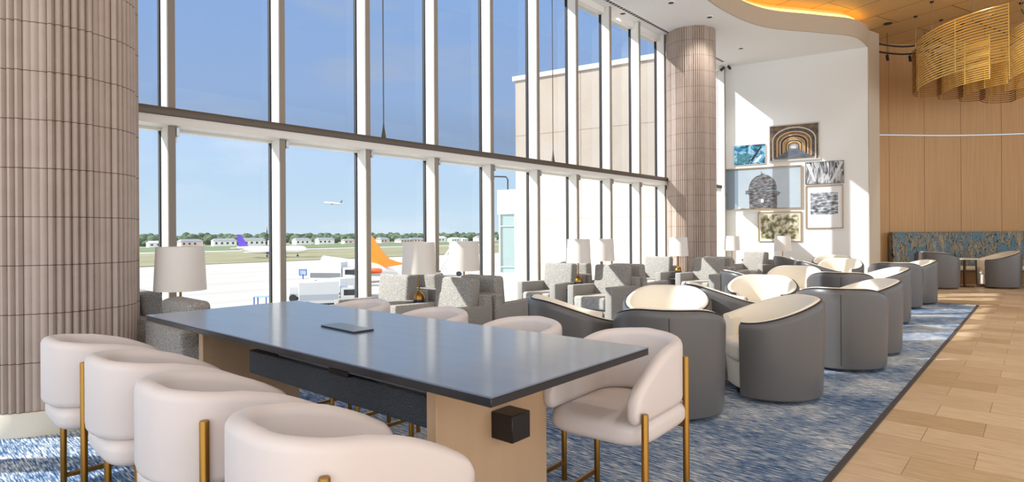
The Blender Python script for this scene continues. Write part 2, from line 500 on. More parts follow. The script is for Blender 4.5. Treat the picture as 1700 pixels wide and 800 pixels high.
bm = BM(); box(bm, XW + .18, XW + .32, -2.6, 15.55, ZT0 + .085, ZT0 + .165, .006, 2)
box(bm, XW + .0, XW + .18, -2.6, 15.55, ZT0 + .085, ZT0 + .11)
tag(link('trim_8', bm, M_rail), kind='structure')
# tie rods hanging to the rail
rod_lab = ['thin dark hanging rod ending in a small cone against the blue sky', 'thin dark hanging rod in front of the beige building seen through the glass']
for i, px in enumerate((637, 918)):
    p = at_plane(px, 230, (XW + .25, 0, 0), (1, 0, 0))
    t = thing('hanging_rod', rod_lab[i], 'rod', (XW + .25, p.y, ZT1 + .01), 0, None)
    bm = BM(); tube(bm, [(0, 0, .2), (0, 0, ZC - ZT1 - .011)], .007, 8); link('rod', bm, M_rail, t)
    bm = BM(); lathe(bm, [(.035, 0), (.03, .03), (.012, .15), (.009, .2)], 12); link('cone', bm, M_rail, t)

# ceiling slot diffuser + downlights
bm = BM(); box(bm, XW + .32, XW + .42, .6, 15.6, ZC - .012, ZC)
sl = link('slot_diffuser', bm, M_whitep, smooth=False)
tag(sl, 'long perforated air slot in the white ceiling along the windows', 'air slot')
bm = BM(); box(bm, XW + .335, XW + .405, .65, 15.55, ZC - .014, ZC - .0115)
dm = mat('slot_dashes', (36, 34, 34), .6); n_, l_ = dm.node_tree.nodes, dm.node_tree.links
t_ = N(n_, 'ShaderNodeTexCoord'); s_ = N(n_, 'ShaderNodeSeparateXYZ'); l_.new(t_.outputs['Object'], s_.inputs[0])
p_ = N(n_, 'ShaderNodeMath', operation='PINGPONG'); p_.inputs[1].default_value = .05; l_.new(s_.outputs['Y'], p_.inputs[0])
g_ = N(n_, 'ShaderNodeMath', operation='GREATER_THAN'); g_.inputs[1].default_value = .036; l_.new(p_.outputs[0], g_.inputs[0])
m_ = N(n_, 'ShaderNodeMixRGB'); m_.inputs[1].default_value = srgb(34, 32, 32); m_.inputs[2].default_value = srgb(220, 220, 216)
l_.new(g_.outputs[0], m_.inputs[0]); l_.new(m_.outputs[0], n_['Principled BSDF'].inputs['Base Color'])
link('slot_openings', bm, dm, sl, smooth=False)
def spot(parent, watts, z=-.03, ang=120, col=(1, .97, .93)):
    l_ = bpy.data.lights.new('lamp_light', 'SPOT'); l_.energy = watts; l_.spot_size = math.radians(ang); l_.spot_blend = .8
    l_.shadow_soft_size = .06; l_.color = col
    o_ = bpy.data.objects.new('lamp_light', l_); COL.objects.link(o_); o_.parent = parent; o_.location = (0, 0, z)
dl = [(1034, 22, 'recessed dark downlight in the white ceiling nearest the windows'),
      (1114, 4, 'recessed dark downlight in the white ceiling at the top edge of the view'),
      (1178, 28, 'recessed dark downlight in the white ceiling just above the far column top'),
      (1230, 80, 'recessed dark downlight in the white ceiling right of the far column')]
for px, py, lab in dl:
    p = at_z(px, py, ZC)
    t = thing('downlight', lab, 'ceiling light', (p.x, p.y, ZC), 0, 'downlights in the white ceiling')
    bm = BM(); lathe(bm, [(.055, -.012), (.075, -.012), (.08, 0), (.055, 0)], 24, closed_ends=False); link('rim', bm, M_whitep, t)
    spot(t, 85)
    bm = BM(); lathe(bm, [(.055, -.010), (.054, -.008)], 24); link('baffle', bm, M_dark, t)
p = at_z(1206, 109, ZC)
t = thing('ceiling_spotlight', 'small black twin spotlight on the white ceiling by the art wall', 'spotlight', (p.x, p.y, ZC), 0)
bm = BM(); lathe(bm, [(.07, -.03), (.07, 0)], 20); link('mount', bm, M_whitep, t)
for s in (-1, 1):
    bm = BM(); tube(bm, [(s * .06, -.02, -.035), (s * .13, -.07, -.12)], .035, 12); link('spot_head', bm, M_dark, t)

# ------------------------------------------------------------------ fluted columns
def col_mat():
    mt = bpy.data.materials.new('fluted_ceramic'); mt.use_nodes = True
    n, l = mt.node_tree.nodes, mt.node_tree.links
    b = n['Principled BSDF']; b.inputs['Roughness'].default_value = .45
    t = N(n, 'ShaderNodeTexCoord'); s = N(n, 'ShaderNodeSeparateXYZ'); l.new(t.outputs['Object'], s.inputs[0])
    def joint(src, per, w, ph):
        a = N(n, 'ShaderNodeMath', operation='ADD'); a.inputs[1].default_value = ph; l.new(src, a.inputs[0])
        d = N(n, 'ShaderNodeMath', operation='PINGPONG'); d.inputs[1].default_value = per / 2; l.new(a.outputs[0], d.inputs[0])
        c = N(n, 'ShaderNodeMath', operation='LESS_THAN'); c.inputs[1].default_value = w; l.new(d.outputs[0], c.inputs[0])
        return c.outputs[0]
    at = N(n, 'ShaderNodeMath', operation='ARCTAN2'); l.new(s.outputs['Y'], at.inputs[0]); l.new(s.outputs['X'], at.inputs[1])
    j1 = joint(s.outputs['Z'], .345, .0030, -.17 + 10 * .345)
    j2 = joint(at.outputs[0], 2 * PI / 24, .0025, 20 * PI)
    mxx = N(n, 'ShaderNodeMath', operation='MAXIMUM'); l.new(j1, mxx.inputs[0]); l.new(j2, mxx.inputs[1])
    nz = N(n, 'ShaderNodeTexNoise'); nz.inputs['Scale'].default_value = 6; l.new(t.outputs['Object'], nz.inputs['Vector'])
    m0 = N(n, 'ShaderNodeMixRGB'); m0.inputs[1].default_value = srgb(186, 170, 158); m0.inputs[2].default_value = srgb(170, 152, 140); l.new(nz.outputs['Fac'], m0.inputs[0])
    mxr = N(n, 'ShaderNodeMixRGB'); mxr.inputs[2].default_value = srgb(92, 74, 64)
    l.new(mxx.outputs[0], mxr.inputs[0]); l.new(m0.outputs[0], mxr.inputs[1]); l.new(mxr.outputs[0], b.inputs['Base Color'])
    return mt
M_col = col_mat()
def column(loc, R, label):
    t = thing('column', label, 'column', loc)
    bm = BM(); nfl = 72; ring = []
    rnd = random.Random(3)
    depth = [(.032 if (k // 3) % 3 != 1 else .012) for k in range(nfl)]
    for k in range(nfl):
        for u, dd in ((0, 0), (.12, .55), (.34, 1), (.6, .95), (.86, .45)):
            a = 2 * PI * (k + u) / nfl
            r = R - .03 + depth[k] * dd
            ring.append((r * math.cos(a), r * math.sin(a)))
    zs = [.17, ZC]
    vs = [[bm.verts.new((x, y, z)) for x, y in ring] for z in zs]
    n = len(ring)
    for k in range(n): bm.faces.new((vs[0][k], vs[0][(k + 1) % n], vs[1][(k + 1) % n], vs[1][k]))
    bm.faces.new(vs[0][::-1]); bm.faces.new(vs[1])
    link('tile_cladding', bm, M_col, t)
    bm = BM(); lathe(bm, [(R + .005, 0), (R + .005, .16), (R - .002, .17), (R - .06, .17)], 96)
    link('base_ring', bm, M_ring, t)
    return t
D = 5.9; ang = math.radians(37.75)
Xc, Zc = -D * math.sin(ang), D * math.cos(ang)
cn = RGT * Xc + FWD * Zc
column((cn.x, cn.y, .011), .56, 'large fluted beige tile column in the left foreground')
column((-5.99, 12.85, .011), .55, 'fluted beige tile column at the far end of the windows')

# ================================================================== DINING TABLE
TZ = .90
tl = [Vector((-4.42, 1.27)), Vector((-1.315, 1.345)), Vector((-1.275, 2.405)), Vector((-4.38, 2.33))]
trz = math.radians(1.4)
tc_ = sum(tl, Vector((0, 0))) / 4
TL, TW = 3.08, 1.06
tc_ = Vector((-2.862, 1.845))
tbl = thing('communal_table', 'long counter table with slate blue top, dark edge and oak slab legs', 'table', (tc_.x, tc_.y, .011), trz)
bm = BM()
pts = [(-TL / 2, -TW / 2), (TL / 2, -TW / 2), (TL / 2, TW / 2), (-TL / 2, TW / 2)]
a, b = prism(bm, pts, TZ - .011 - .006, TZ - .011)
link('tabletop', bm, M_top, tbl, smooth=False)
bm = BM(); box(bm, -TL / 2, TL / 2, -TW / 2, TW / 2, TZ - .011 - .036, TZ - .011 - .006, .003, 1)
link('table_edge', bm, mat('charcoal_edge', (34, 38, 44), .25), tbl)
bm = BM(); box(bm, -TL / 2 + .03, TL / 2 - .03, -TW / 2 + .03, TW / 2 - .03, TZ - .011 - .048, TZ - .011 - .036)
link('underside_panel', bm, mat('underside_wood', (120, 92, 66), .5), tbl, smooth=False)
zt_ = TZ - .011 - .048
for xs, ye in ((-1.80 - tc_.x, .35), (-3.98 - tc_.x, .30)):
    bm = BM(); box(bm, xs - .03, xs + .03, -.36, ye, 0, zt_, .004, 1)
    link('slab_leg', bm, M_oakslab, tbl)
bm = BM(); box(bm, -3.36 - tc_.x, -1.832 - tc_.x, -.345, -.20, .63, .76, .006, 1)
tr_ = link('cable_tray', bm, M_tray, tbl)
bm = BM(); box(bm, -3.0 - tc_.x, -1.832 - tc_.x, -.36, -.30, .775, zt_ + .002, .004, 1); link('tray_rail', bm, mat('tray_rail_grey', (92, 98, 106), .35), tbl)
bm = BM(); box(bm, -2.52 - tc_.x, -2.36 - tc_.x, -.365, -.20, .757, .785, .003, 1); link('socket', bm, M_black, tr_)
bm = BM(); box(bm, -1.77 - tc_.x, -1.65 - tc_.x, 1.80 - tc_.y, 1.92 - tc_.y, .53, .645, .003, 1)
link('power_box', bm, mat('black_oak_box', (26, 24, 24), .4), tbl)
# tablet-like folio on the table
A = [at_z(533, 542, TZ), at_z(588, 553.5, TZ), at_z(621, 548.5, TZ), at_z(564, 538.4, TZ)]
cA = sum(A, Vector((0, 0, 0))) / 4
u = (A[1] - A[0]); L1 = u.length; L2 = (A[2] - A[1]).length / 2
fo = thing('folio', 'slim dark grey folder lying on the blue table top', 'folder', (cA.x, cA.y, TZ), math.atan2(u.y, u.x))
bm = BM(); box(bm, -L1 / 2, L1 / 2, -L2, L2, 0, .003, .001, 1); link('back_cover', bm, mat('folio_dark', (28, 32, 38), .4), fo)
bm = BM(); box(bm, -L1 / 2 + .003, L1 / 2 - .003, -L2 + .003, L2 - .003, .003, .007); link('pages', bm, mat('folio_pages', (50, 54, 60), .7), fo)
bm = BM(); box(bm, -L1 / 2, L1 / 2, -L2, L2, .007, .010, .001, 1); link('front_cover', bm, mat('folio_top', (84, 92, 102), .3), fo)

# ================================================================== DINING CHAIR
def dining_chair(label, group):
    t = thing('dining_chair', label, 'chair', (0, 0, 0), 0, group)
    # path: local +y is the sitter's front, the padded back wraps behind at -y
    hw, yb, yf = .222, -.335, .27
    P = []
    cr_ = .17                                  # plan radius of the rear corners
    for i in range(8): P.append((-hw, yf - (yf - (yb + cr_)) * i / 8))
    for i in range(9):
        a = PI / 2 * i / 8; P.append((-hw + cr_ - cr_ * math.cos(a), yb + cr_ - cr_ * math.sin(a) * 1.0 - .0))
    for i in range(1, 4): P.append((-hw + cr_ + (2 * hw - 2 * cr_) * i / 4, yb - .006))
    for i in range(9):
        a = PI / 2 * (8 - i) / 8; P.append((hw - cr_ + cr_ * math.cos(a), yb + cr_ - cr_ * math.sin(a)))
    for i in range(1, 9): P.append((hw, yb + cr_ + (yf - yb - cr_) * i / 8))
    zb, zt, th = [], [], []
    acc = [0]
    for a, b in zip(P, P[1:]): acc.append(acc[-1] + math.dist(a, b))
    T = acc[-1]
    def pf(e):
        K = [(0, .70), (.13, .778), (.25, .832), (.38, .866), (.55, .89), (.75, .905), (9, .905)]
        for (a0, z0), (a1, z1) in zip(K, K[1:]):
            if e <= a1: return z0 + (z1 - z0) * (e - a0) / (a1 - a0)
    # extra rings at the arm tips give them a round nose
    P2, A2 = [], []
    for e in (0, .008, .02, .035): P2.append((P[0][0], P[0][1] - e)); A2.append(e)
    for p_, s_ in list(zip(P, acc))[1:-1]:
        if s_ > .05 and T - s_ > .05: P2.append(p_); A2.append(s_)
    for e in (.035, .02, .008, 0): P2.append((P[-1][0], P[-1][1] - e)); A2.append(T - e)
    P = P2
    for s_ in A2:
        e = min(s_, T - s_)
        k = math.sqrt(max(0, 1 - (1 - min(e, .045) / .045) ** 2))
        zb.append(.572 + .045 * (1 - k)); zt.append(pf(e) - .055 * (1 - k)); th.append(.068 * (.35 + .65 * k))
    bm = BM(); wall_sweep(bm, P, zb, zt, th)
    link('backrest', bm, M_leather_w, t)
    bm = BM(); pad(bm, .52, .60, .468, .575, p=5, r=.042, cy=-.045, crown=.010, n=64)
    link('seat', bm, M_leather_w, t)
    for s in (-1, 1):
        for xp, y, z1 in ((.272, .245, .635), (.253, -.248, .80)):
            bm2 = BM(); tube(bm2, [(s * xp, y, 0), (s * xp, y, z1 - .004), (s * xp, y, z1)], [.0155, .0155, .0135], 16)
            link('post', bm2, M_brass, t)
    for s in (-1, 1):
        bm = BM(); box(bm, s * .263 - .009, s * .263 + .009, -.245, .245, .095, .12, .003, 1); link('stretcher', bm, M_brass, t)
    for s in (-1, 1):
        bm = BM(); box(bm, *sorted((s * .25, s * .12)), -.258, -.238, .450, .472, .003, 1); link('seat_bracket', bm, M_brass, t)
    return t
near = ['blush white armchair with brass posts at the window end of the near table side',
        'blush white armchair with brass posts, second from the window on the near table side',
        'blush white armchair with brass posts, third from the window on the near table side',
        'blush white armchair with brass posts nearest the viewer, cut by the bottom edge']
far = ['blush white armchair behind the table, farthest from the viewer, just its top rim showing',
       'blush white armchair behind the table, second rim from the left above the table top',
       'blush white armchair behind the table next to the fully visible one, rim showing',
       'blush white armchair with brass posts fully visible at the right end of the table']
g = 'blush armchairs at the blue table'
dc = dining_chair(near[3], g); snap(dc)
xs_n = [-3.70, -2.98, -2.30, -1.585]
ynear = [.99, 1.02, 1.02, 1.045]
dc.location = (xs_n[3], ynear[3], .011); dc.rotation_euler.z = -.05
for i in range(3): dup(dc, (xs_n[i], ynear[i], .011), -.03, near[i], g)
xs_f = [-3.90, -3.06, -2.29, -1.55]
for i in range(4): dup(dc, (xs_f[i], 2.475 - .02 * (3 - i), .011), PI + (.06 if i == 3 else .02), far[i], g)

# ================================================================== TUB CHAIRS
def tub_chair(label, group):
    t = thing('tub_chair', label, 'armchair', (0, 0, 0), 0, group)
    R = .44; A0 = math.radians(142)
    n = 48
    def rim(a):
        a = abs(a); return .835 - .185 * sstep(math.radians(25), math.radians(140), a)
    def pth(r, a):  # 0 = back (-y)
        y = -math.cos(a) * r
        x = math.sin(a) * r
        return (x, y)
    angs = [-A0 + 2 * A0 * i / n for i in range(n + 1)]
    # outer shell with rounded foot, slight taper, as explicit grid
    bm = BM(); rows = []
    for a in angs:
        zr = rim(a)
        prof = [(R - .10, .026), (R - .040, .028), (R - .022, .042), (R - .016, .08), (R - .008, .35), (R, zr - .06), (R - .003, zr - .025), (R - .014, zr - .008), (R - .03, zr - .004), (R - .04, zr - .03), (R - .045, .4), (R - .08, .05)]
        rows.append([bm.verts.new((*pth(r, a), z)) for r, z in prof])
    k = len(rows[0])
    for i in range(n):
        for j in range(k):
            bm.faces.new((rows[i][j], rows[i + 1][j], rows[i + 1][(j + 1) % k], rows[i][(j + 1) % k]))
    bm.faces.new(rows[0]); bm.faces.new(rows[-1][::-1])
    link('outer_shell', bm, M_leather_g, t)
    # cream lining
    bm = BM(); rows = []
    for a in angs:
        zr = rim(a); e = 1 - sstep(math.radians(128), math.radians(143), abs(a)) * .0
        prof = [(R - .046, .045), (R - .040, zr - .03), (R - .031, zr - .002), (R - .048, zr + .012), (R - .075, zr + .006), (R - .10, zr - .03), (R - .125, .62), (R - .135, .45), (R - .135, .045)]
        rows.append([bm.verts.new((*pth(r, a), z)) for r, z in prof])
    k = len(rows[0])
    for i in range(n):
        for j in range(k):
            bm.faces.new((rows[i][j], rows[i + 1][j], rows[i + 1][(j + 1) % k], rows[i][(j + 1) % k]))
    bm.faces.new(rows[0]); bm.faces.new(rows[-1][::-1])
    link('inner_lining', bm, M_leather_c, t)
    bm = BM(); tube(bm, [(*pth(R - .028, a), rim(a) + .0) for a in angs], .0055, 6); link('piping', bm, M_pipe, t)
    bm = BM(); tube(bm, [(0, -R + .016, .07), (0, -R + .006, .35), (0, -R - .001, .78)], .003, 5); link('back_seam', bm, M_pipe, t)
    bm = BM(); pad(bm, .62, .64, .30, .47, p=2.8, r=.05, cy=.04, crown=.02); link('seat', bm, M_leather_c, t)
    bm = BM(); pad(bm, .56, .60, .075, .30, p=2.8, r=.02, cy=.03); link('seat_base', bm, M_leather_c, t)
    bm = BM(); lathe(bm, [(.24, 0), (.27, .0), (.27, .02), (.20, .03), (.10, .035), (.08, .08)], 32); link('swivel_base', bm, M_bronze, t)
    return t
g = 'grey and cream tub chairs on the blue carpet'
tubs = [ # x, y, facing (world angle of the sitter's front), label
    (-2.24, 4.36, 'away', 'grey leather tub chair seen from behind, right behind the fully visible blush chair'),
    (-1.79, 5.36, 'left', 'grey tub chair with sloping arm, facing left, nearest to the carpet edge'),
    (-2.85, 5.52, 'cam', 'cream-lined tub chair facing the viewer over the grey back nearest the table'),
    (-3.14, 4.36, 'right', 'pale grey-green tub chair with tan inside just behind the table top'),
    (-1.60, 6.98, 'away', 'broad grey tub chair back beyond the sloping-armed one by the carpet edge'),
    (-1.62, 7.98, 'left', 'grey tub chair with bright cream rim, half hidden behind the broad grey back'),
    (-2.66, 6.50, 'right', 'blue-grey tub chair sloping down to the right beside the wide cream interior'),
    (-2.66, 7.70, 'cam', 'tub chair with wide sunlit cream interior in the middle of the lounge'),
    (-2.18, 9.55, 'away', 'blue-tinted tub chair back behind the second pair by the carpet edge'),
    (-1.92, 10.75, 'left', 'grey tub chair with cream rim, third group along the carpet edge'),
    (-3.24, 8.95, 'right', 'blue-grey tub chair side left of the small patterned drum table'),
    (-3.0, 10.2, 'cam', 'tub chair with shaded cream interior behind the small patterned drum table'),
    (-2.05, 13.0, 'away', 'grey tub chair, last group on the carpet, left one of the pair'),
    (-1.93, 13.95, 'left', 'grey tub chair with bright rim at the far corner of the carpet'),
    (-3.25, 12.6, 'right', 'blue-grey tub chair side in the far left lounge group'),
    (-3.15, 13.75, 'cam', 'tub chair with cream interior in the far left lounge group'),
    (-4.40, 14.9, 'right', 'dark grey tub chair side close to the art wall'),
    (-3.75, 15.65, 'cam', 'cream tub chair interior closest to the art wall'),
]
# sitter front is local +y.  'away' = along view, etc.
def face(v): return math.atan2(v.y, v.x) - PI / 2
tub = tub_chair(tubs[0][3], g); snap(tub)
def tub_rot(x, y, kind):
    to_cam = Vector((-x, -y, 0)).normalized()
    if kind == 'away': return face(-to_cam) + .02
    if kind == 'cam': return face(to_cam) - .12
    if kind == 'left': return face(Vector((-to_cam.y, to_cam.x, 0)) * -1) + .35
    if kind == 'right': return face(Vector((-to_cam.y, to_cam.x, 0))) + .25
for i, (x, y, k, lab) in enumerate(tubs):
    if i == 0: tub.location = (x, y, .011); tub.rotation_euler.z = tub_rot(x, y, k)
    else: dup(tub, (x, y, .011), tub_rot(x, y, k), lab, g)
pl = [(1555, 14.75, 'away', -.5, 'grey tub chair at the banquette, left of the small cream table'), (1656, 14.75, 'left', 0, 'grey tub chair at the banquette, right of the small cream table'),
      (1742, 14.6, 'away', 0, 'grey tub chair at the banquette cut by the right picture edge')]
for px, Z, k, da, lab in pl:
    p = RGT * ((px - 850) / F * Z) + FWD * Z
    dup(tub, (p.x, p.y, 0), tub_rot(p.x, p.y, k) + da, lab, 'grey tub chairs at the banquette', 1.08)
# little drum table
t = thing('drum_table', 'small drum side table with speckled tan body and cream top', 'side table', (-2.70, 9.24, .011))
bm = BM(); lathe(bm, [(.12, 0), (.125, .01), (.125, .47), (.12, .48)], 32); link('drum', bm, mat('speckled_tan', (128, 112, 70), .6, noise=(60, (206, 196, 160), .12)), t)
bm = BM(); lathe(bm, [(.135, .48), (.14, .485), (.14, .50), (.135, .505)], 32); link('top', bm, M_cream_top, t)

# ================================================================== TWEED ARMCHAIRS
def armchair(label, group):
    t = thing('tweed_armchair', label, 'armchair', (0, 0, 0), 0, group)   # front = +y
    w = .80; d = .84
    for s in (-1, 1):
        bm = BM(); x0, x1 = sorted((s * w / 2, s * (w / 2 - .12)))
        vs = box(bm, x0, x1, -d / 2, d / 2, .08, .62)
        for v in vs:
            if v.co.z > .5 and v.co.y < 0: v.co.z -= .02
        bmesh.ops.bevel(bm, geom=bm.edges[:], offset=.018, segments=3, profile=.5, affect='EDGES')
        link('arm', bm, M_tweed, t)
    bm = BM(); box(bm, -w / 2 + .12, w / 2 - .12, -d / 2 + .02, d / 2 - .03, .10, .27, .012, 2); link('seat_frame', bm, M_tweed, t)
    bm = BM(); box(bm, -w / 2 + .125, w / 2 - .125, -d / 2 + .15, d / 2 + .01, .275, .46, .035, 4); link('seat_cushion', bm, M_tweed2, t)
    bm = BM()
    Mx = Matrix.Rotation(math.radians(6), 4, 'X')
    box(bm, -w / 2 + .10, w / 2 - .10, -.085, .085, -.24, .29, .04, 4, M=None)
    for v in bm.verts: v.co = Matrix.Translation((0, -d / 2 + .19, .62)) @ Mx @ v.co
    link('back_cushion', bm, M_tweed, t)
    bm = BM(); box(bm, -w / 2 + .005, w / 2 - .005, -d / 2 - .005, -d / 2 + .12, .10, .72, .025, 3); link('rear_frame', bm, M_tweed, t)
    bm = BM(); box(bm, -w / 2 + .03, w / 2 - .03, -d / 2 + .03, d / 2 - .03, 0, .08); link('plinth', bm, M_bronze, t, smooth=False)
    return t
g = 'grey tweed armchairs by the windows'
arms = [
    (-6.06, 1.98, 0, 'grey tweed armchair between the near column and the window, only its back seen'),
    (-5.00, 1.98, 0, 'grey tweed armchair with rounded back showing behind the left end of the table'),
    (-6.06, 4.33, 1, 'tweed armchair by the glass below the orange tail, striped light on its back'),
    (-5.03, 4.40, 1, 'tweed armchair facing the table, right of the first twin-lamp pair base'),
    (-6.06, 5.27, 0, 'tweed armchair by the glass back to back with the striped-light one'),
    (-5.03, 5.30, 0, 'tweed armchair facing away behind the first pair of lamps'),
    (-6.06, 7.72, 1, 'tweed armchair with sunlit seat below the white pavilion window'),
    (-5.03, 7.72, 1, 'tweed armchair with a diagonal sun streak on its back, right of the chrome side table'),
    (-6.06, 8.64, 0, 'tweed armchair by the glass behind the second pair of lamps'),
    (-5.03, 8.64, 0, 'tweed armchair facing away behind the sun-streaked one'),
    (-6.06, 11.15, 1, 'pale sunlit tweed armchair left of the lamp before the far column'),
    (-4.98, 11.2, 1, 'tweed armchair right of the lamp before the far column'),
    (-4.98, 12.15, 0, 'tweed armchair facing away right beside the far column'),
    (-5.45, 15.15, 1, 'tweed armchair half in bright sun in front of the art wall'),
    (-4.30, 12.9, 0, ''),
]
arms = arms[:-1]
ac = armchair(arms[0][3], g); snap(ac)
for i, (x, y, fl, lab) in enumerate(arms):
    if i == 0: ac.location = (x, y, .011)
    else: dup(ac, (x, y, .011), PI if fl else 0, lab, g)

# side tables and lamps
def side_table(label, group):
    t = thing('side_table', label, 'side table', (0, 0, 0), 0, group)
    w = .095; dd = .17
    bm = BM()
    for sx in (-1, 1):
        for sy in (-1, 1):
            box(bm, sx * w - .012, sx * w + .012, sy * dd - .012, sy * dd + .012, 0, .50)
    for sy in (-1, 1): box(bm, -w, w, sy * dd - .01, sy * dd + .01, .47, .50)
    for sx in (-1, 1): box(bm, sx * w - .01, sx * w + .01, -dd, dd, .47, .50)
    link('metal_frame', bm, M_chrome, t, smooth=False)
    bm = BM(); box(bm, -w - .012, w + .012, -dd - .012, dd + .012, .50, .515, .003, 1); link('glass_top', bm, M_blackg, t)
    bm = BM(); box(bm, -w + .013, w - .013, -dd + .013, dd - .013, .12, .14); link('shelf', bm, M_blackg, t, smooth=False)
    return t
def lamp(label, group):
    t = thing('table_lamp', label, 'lamp', (0, 0, 0), 0, group)
    bm = BM(); lathe(bm, [(.055, 0), (.068, .01), (.072, .07), (.070, .12)], 28); link('base', bm, M_navy, t)
    bm = BM(); lathe(bm, [(.070, .12), (.066, .155), (.05, .185), (.025, .205), (.012, .22)], 28); link('brass_cap', bm, M_brass, t)
    bm = BM(); tube(bm, [(0, 0, .21), (0, 0, .70)], .010, 12); link('stem', bm, M_brass, t)
    bm = BM(); lathe(bm, [(.203, .425), (.185, .80), (.181, .80), (.199, .425), (.203, .425)], 40, closed_ends=False); link('lamp_shade', bm, M_shade, t)
    bm = BM()
    for k in range(3):
        a = k * 2 * PI / 3; tube(bm, [(0, 0, .70), (.182 * math.cos(a), .182 * math.sin(a), .78)], .003, 6)
    link('shade_spider', bm, M_brass, t, smooth=False)
    return t
st0 = side_table('chrome side table with black glass top beside the near column', 'chrome and black side tables'); snap(st0)
lp0 = lamp('large grey-shaded table lamp next to the near column', 'table lamps with drum shades'); snap(lp0)
LL = [(-5.53, 1.87, 'chrome side table with black glass top beside the near column', 'large grey-shaded table lamp next to the near column'),
      (-5.545, 4.50, 'chrome side table under the lamp with the fully visible brass base', 'table lamp with navy and brass base, left of the first lamp pair'),
      (-5.545, 5.24, 'chrome side table under the right lamp of the first pair', 'table lamp with light streak on its shade, right of the first lamp pair'),
      (-5.545, 7.76, 'chrome side table with black glass beside the sun-streaked armchair', 'table lamp with brass base, left of the second lamp pair'),
      (-5.545, 8.46, 'chrome side table under the right lamp of the second pair', 'table lamp with light streak on its shade, right of the second lamp pair'),
      (-5.52, 11.2, 'chrome side table just before the far column', 'table lamp with shade overlapping the foot of the far column'),
      (-6.15, 13.75, 'chrome side table hidden behind the far column', 'table lamp mostly hidden behind the far column'),
      (-6.05, 15.35, 'chrome side table in the sunlit corner of the art wall', 'table lamp in the bright corner between window and art wall'),
      (-4.83, 15.5, 'chrome side table below the landscape print', 'white sunlit table lamp in front of the landscape print')]
for i, (x, y, a_, b_) in enumerate(LL):
    if i == 0:
        st0.location = (x, y, .011); lp0.location = (x, y, .011 + .515)
    else:
        dup(st0, (x, y, .011), 0, a_, 'chrome and black side tables'); dup(lp0, (x, y, .526), 0, b_, 'table lamps with drum shades')

# ================================================================== BANQUETTE AND CAFE TABLE
def weave_mat():
    mt = bpy.data.materials.new('bark_pattern_fabric'); mt.use_nodes = True
    n, l = mt.node_tree.nodes, mt.node_tree.links
    b = n['Principled BSDF']; b.inputs['Roughness'].default_value = .9
    t = N(n, 'ShaderNodeTexCoord')
    mp_ = N(n, 'ShaderNodeMapping'); mp_.inputs['Scale'].default_value = (1, 1, .26); l.new(t.outputs['Object'], mp_.inputs[0])
    nz = N(n, 'ShaderNodeTexNoise'); nz.inputs['Scale'].default_value = 7; nz.inputs['Detail'].default_value = 2; nz.inputs['Distortion'].default_value = .5
    l.new(mp_.outputs[0], nz.inputs['Vector'])
    r = N(n, 'ShaderNodeValToRGB'); r.color_ramp.interpolation = 'CONSTANT'; e = r.color_ramp.elements
    e[0].position = 0; e[0].color = srgb(98, 132, 150)
    e[1].position = .44; e[1].color = srgb(40, 62, 80)
    for p, c in ((.455, (150, 140, 118)), (.54, (44, 60, 74)), (.555, (112, 136, 148)), (.62, (168, 152, 124))):
        q = e.new(p); q.color = srgb(*c)
    l.new(nz.outputs['Fac'], r.inputs[0])
    n2 = N(n, 'ShaderNodeTexNoise'); n2.inputs['Scale'].default_value = 30; l.new(t.outputs['Object'], n2.inputs['Vector'])
    mr = N(n, 'ShaderNodeMapRange'); mr.inputs['From Min'].default_value = .3; mr.inputs['From Max'].default_value = .7; mr.inputs['To Min'].default_value = .6; mr.inputs['To Max'].default_value = 1.15
    l.new(n2.outputs['Fac'], mr.inputs['Value'])
    s = N(n, 'ShaderNodeVectorMath', operation='SCALE'); l.new(r.outputs[0], s.inputs[0]); l.new(mr.outputs[0], s.inputs['Scale'])
    l.new(s.outputs[0], b.inputs['Base Color'])
    return mt
M_bark = weave_mat()
def offs(path, d):
    out = []
    for i, p in enumerate(path):
        q = (path[min(i + 1, len(path) - 1)] - path[max(i - 1, 0)]).normalized()
        out.append(p + Vector((q.y, -q.x, 0)) * d)
    return out
bq = thing('banquette', 'long curved banquette with blue and tan bark-patterned back against the oak wall', 'bench', (0, 0, 0))
cut = oak[18:]
bk = offs(cut, .22)
for seg in range(4):
    q = bk[seg * 9:seg * 9 + 10]
    if len(q) > 2:
        bm = BM(); n_ = len(q); wall_sweep(bm, [(p.x, p.y) for p in q], [.46] * n_, [1.40] * n_, [.16] * n_, rad=.25, ns=3)
        link('back_panel', bm, M_bark, bq)
sq = offs(cut, .48)
bm = BM(); wall_sweep(bm, [(p.x, p.y) for p in sq], [.36] * len(sq), [.47] * len(sq), [.50] * len(sq), rad=.08, ns=3)
link('seat_cushion', bm, M_leather_c, bq)
bm = BM(); wall_sweep(bm, [(p.x, p.y) for p in offs(cut, .42)], [0.0] * len(sq), [.36] * len(sq), [.40] * len(sq), rad=.03, ns=1)
link('bench_box', bm, mat('dark_oak', (150, 108, 62), .5), bq)
p = RGT * ((1601 - 850) / F * 15.0) + FWD * 15.0
t = thing('cafe_table', 'small round cream cafe table between the banquette chairs', 'table', (p.x, p.y, 0))
bm = BM(); lathe(bm, [(.30, .70), (.31, .705), (.31, .725), (.30, .73)], 36); link('top', bm, M_cream_top, t)
bm = BM(); tube(bm, [(0, 0, .02), (0, 0, .70)], .03, 14); link('pedestal', bm, M_bronze, t)
bm = BM(); lathe(bm, [(.2, 0), (.2, .012), (.04, .03)], 28); link('foot', bm, M_bronze, t)

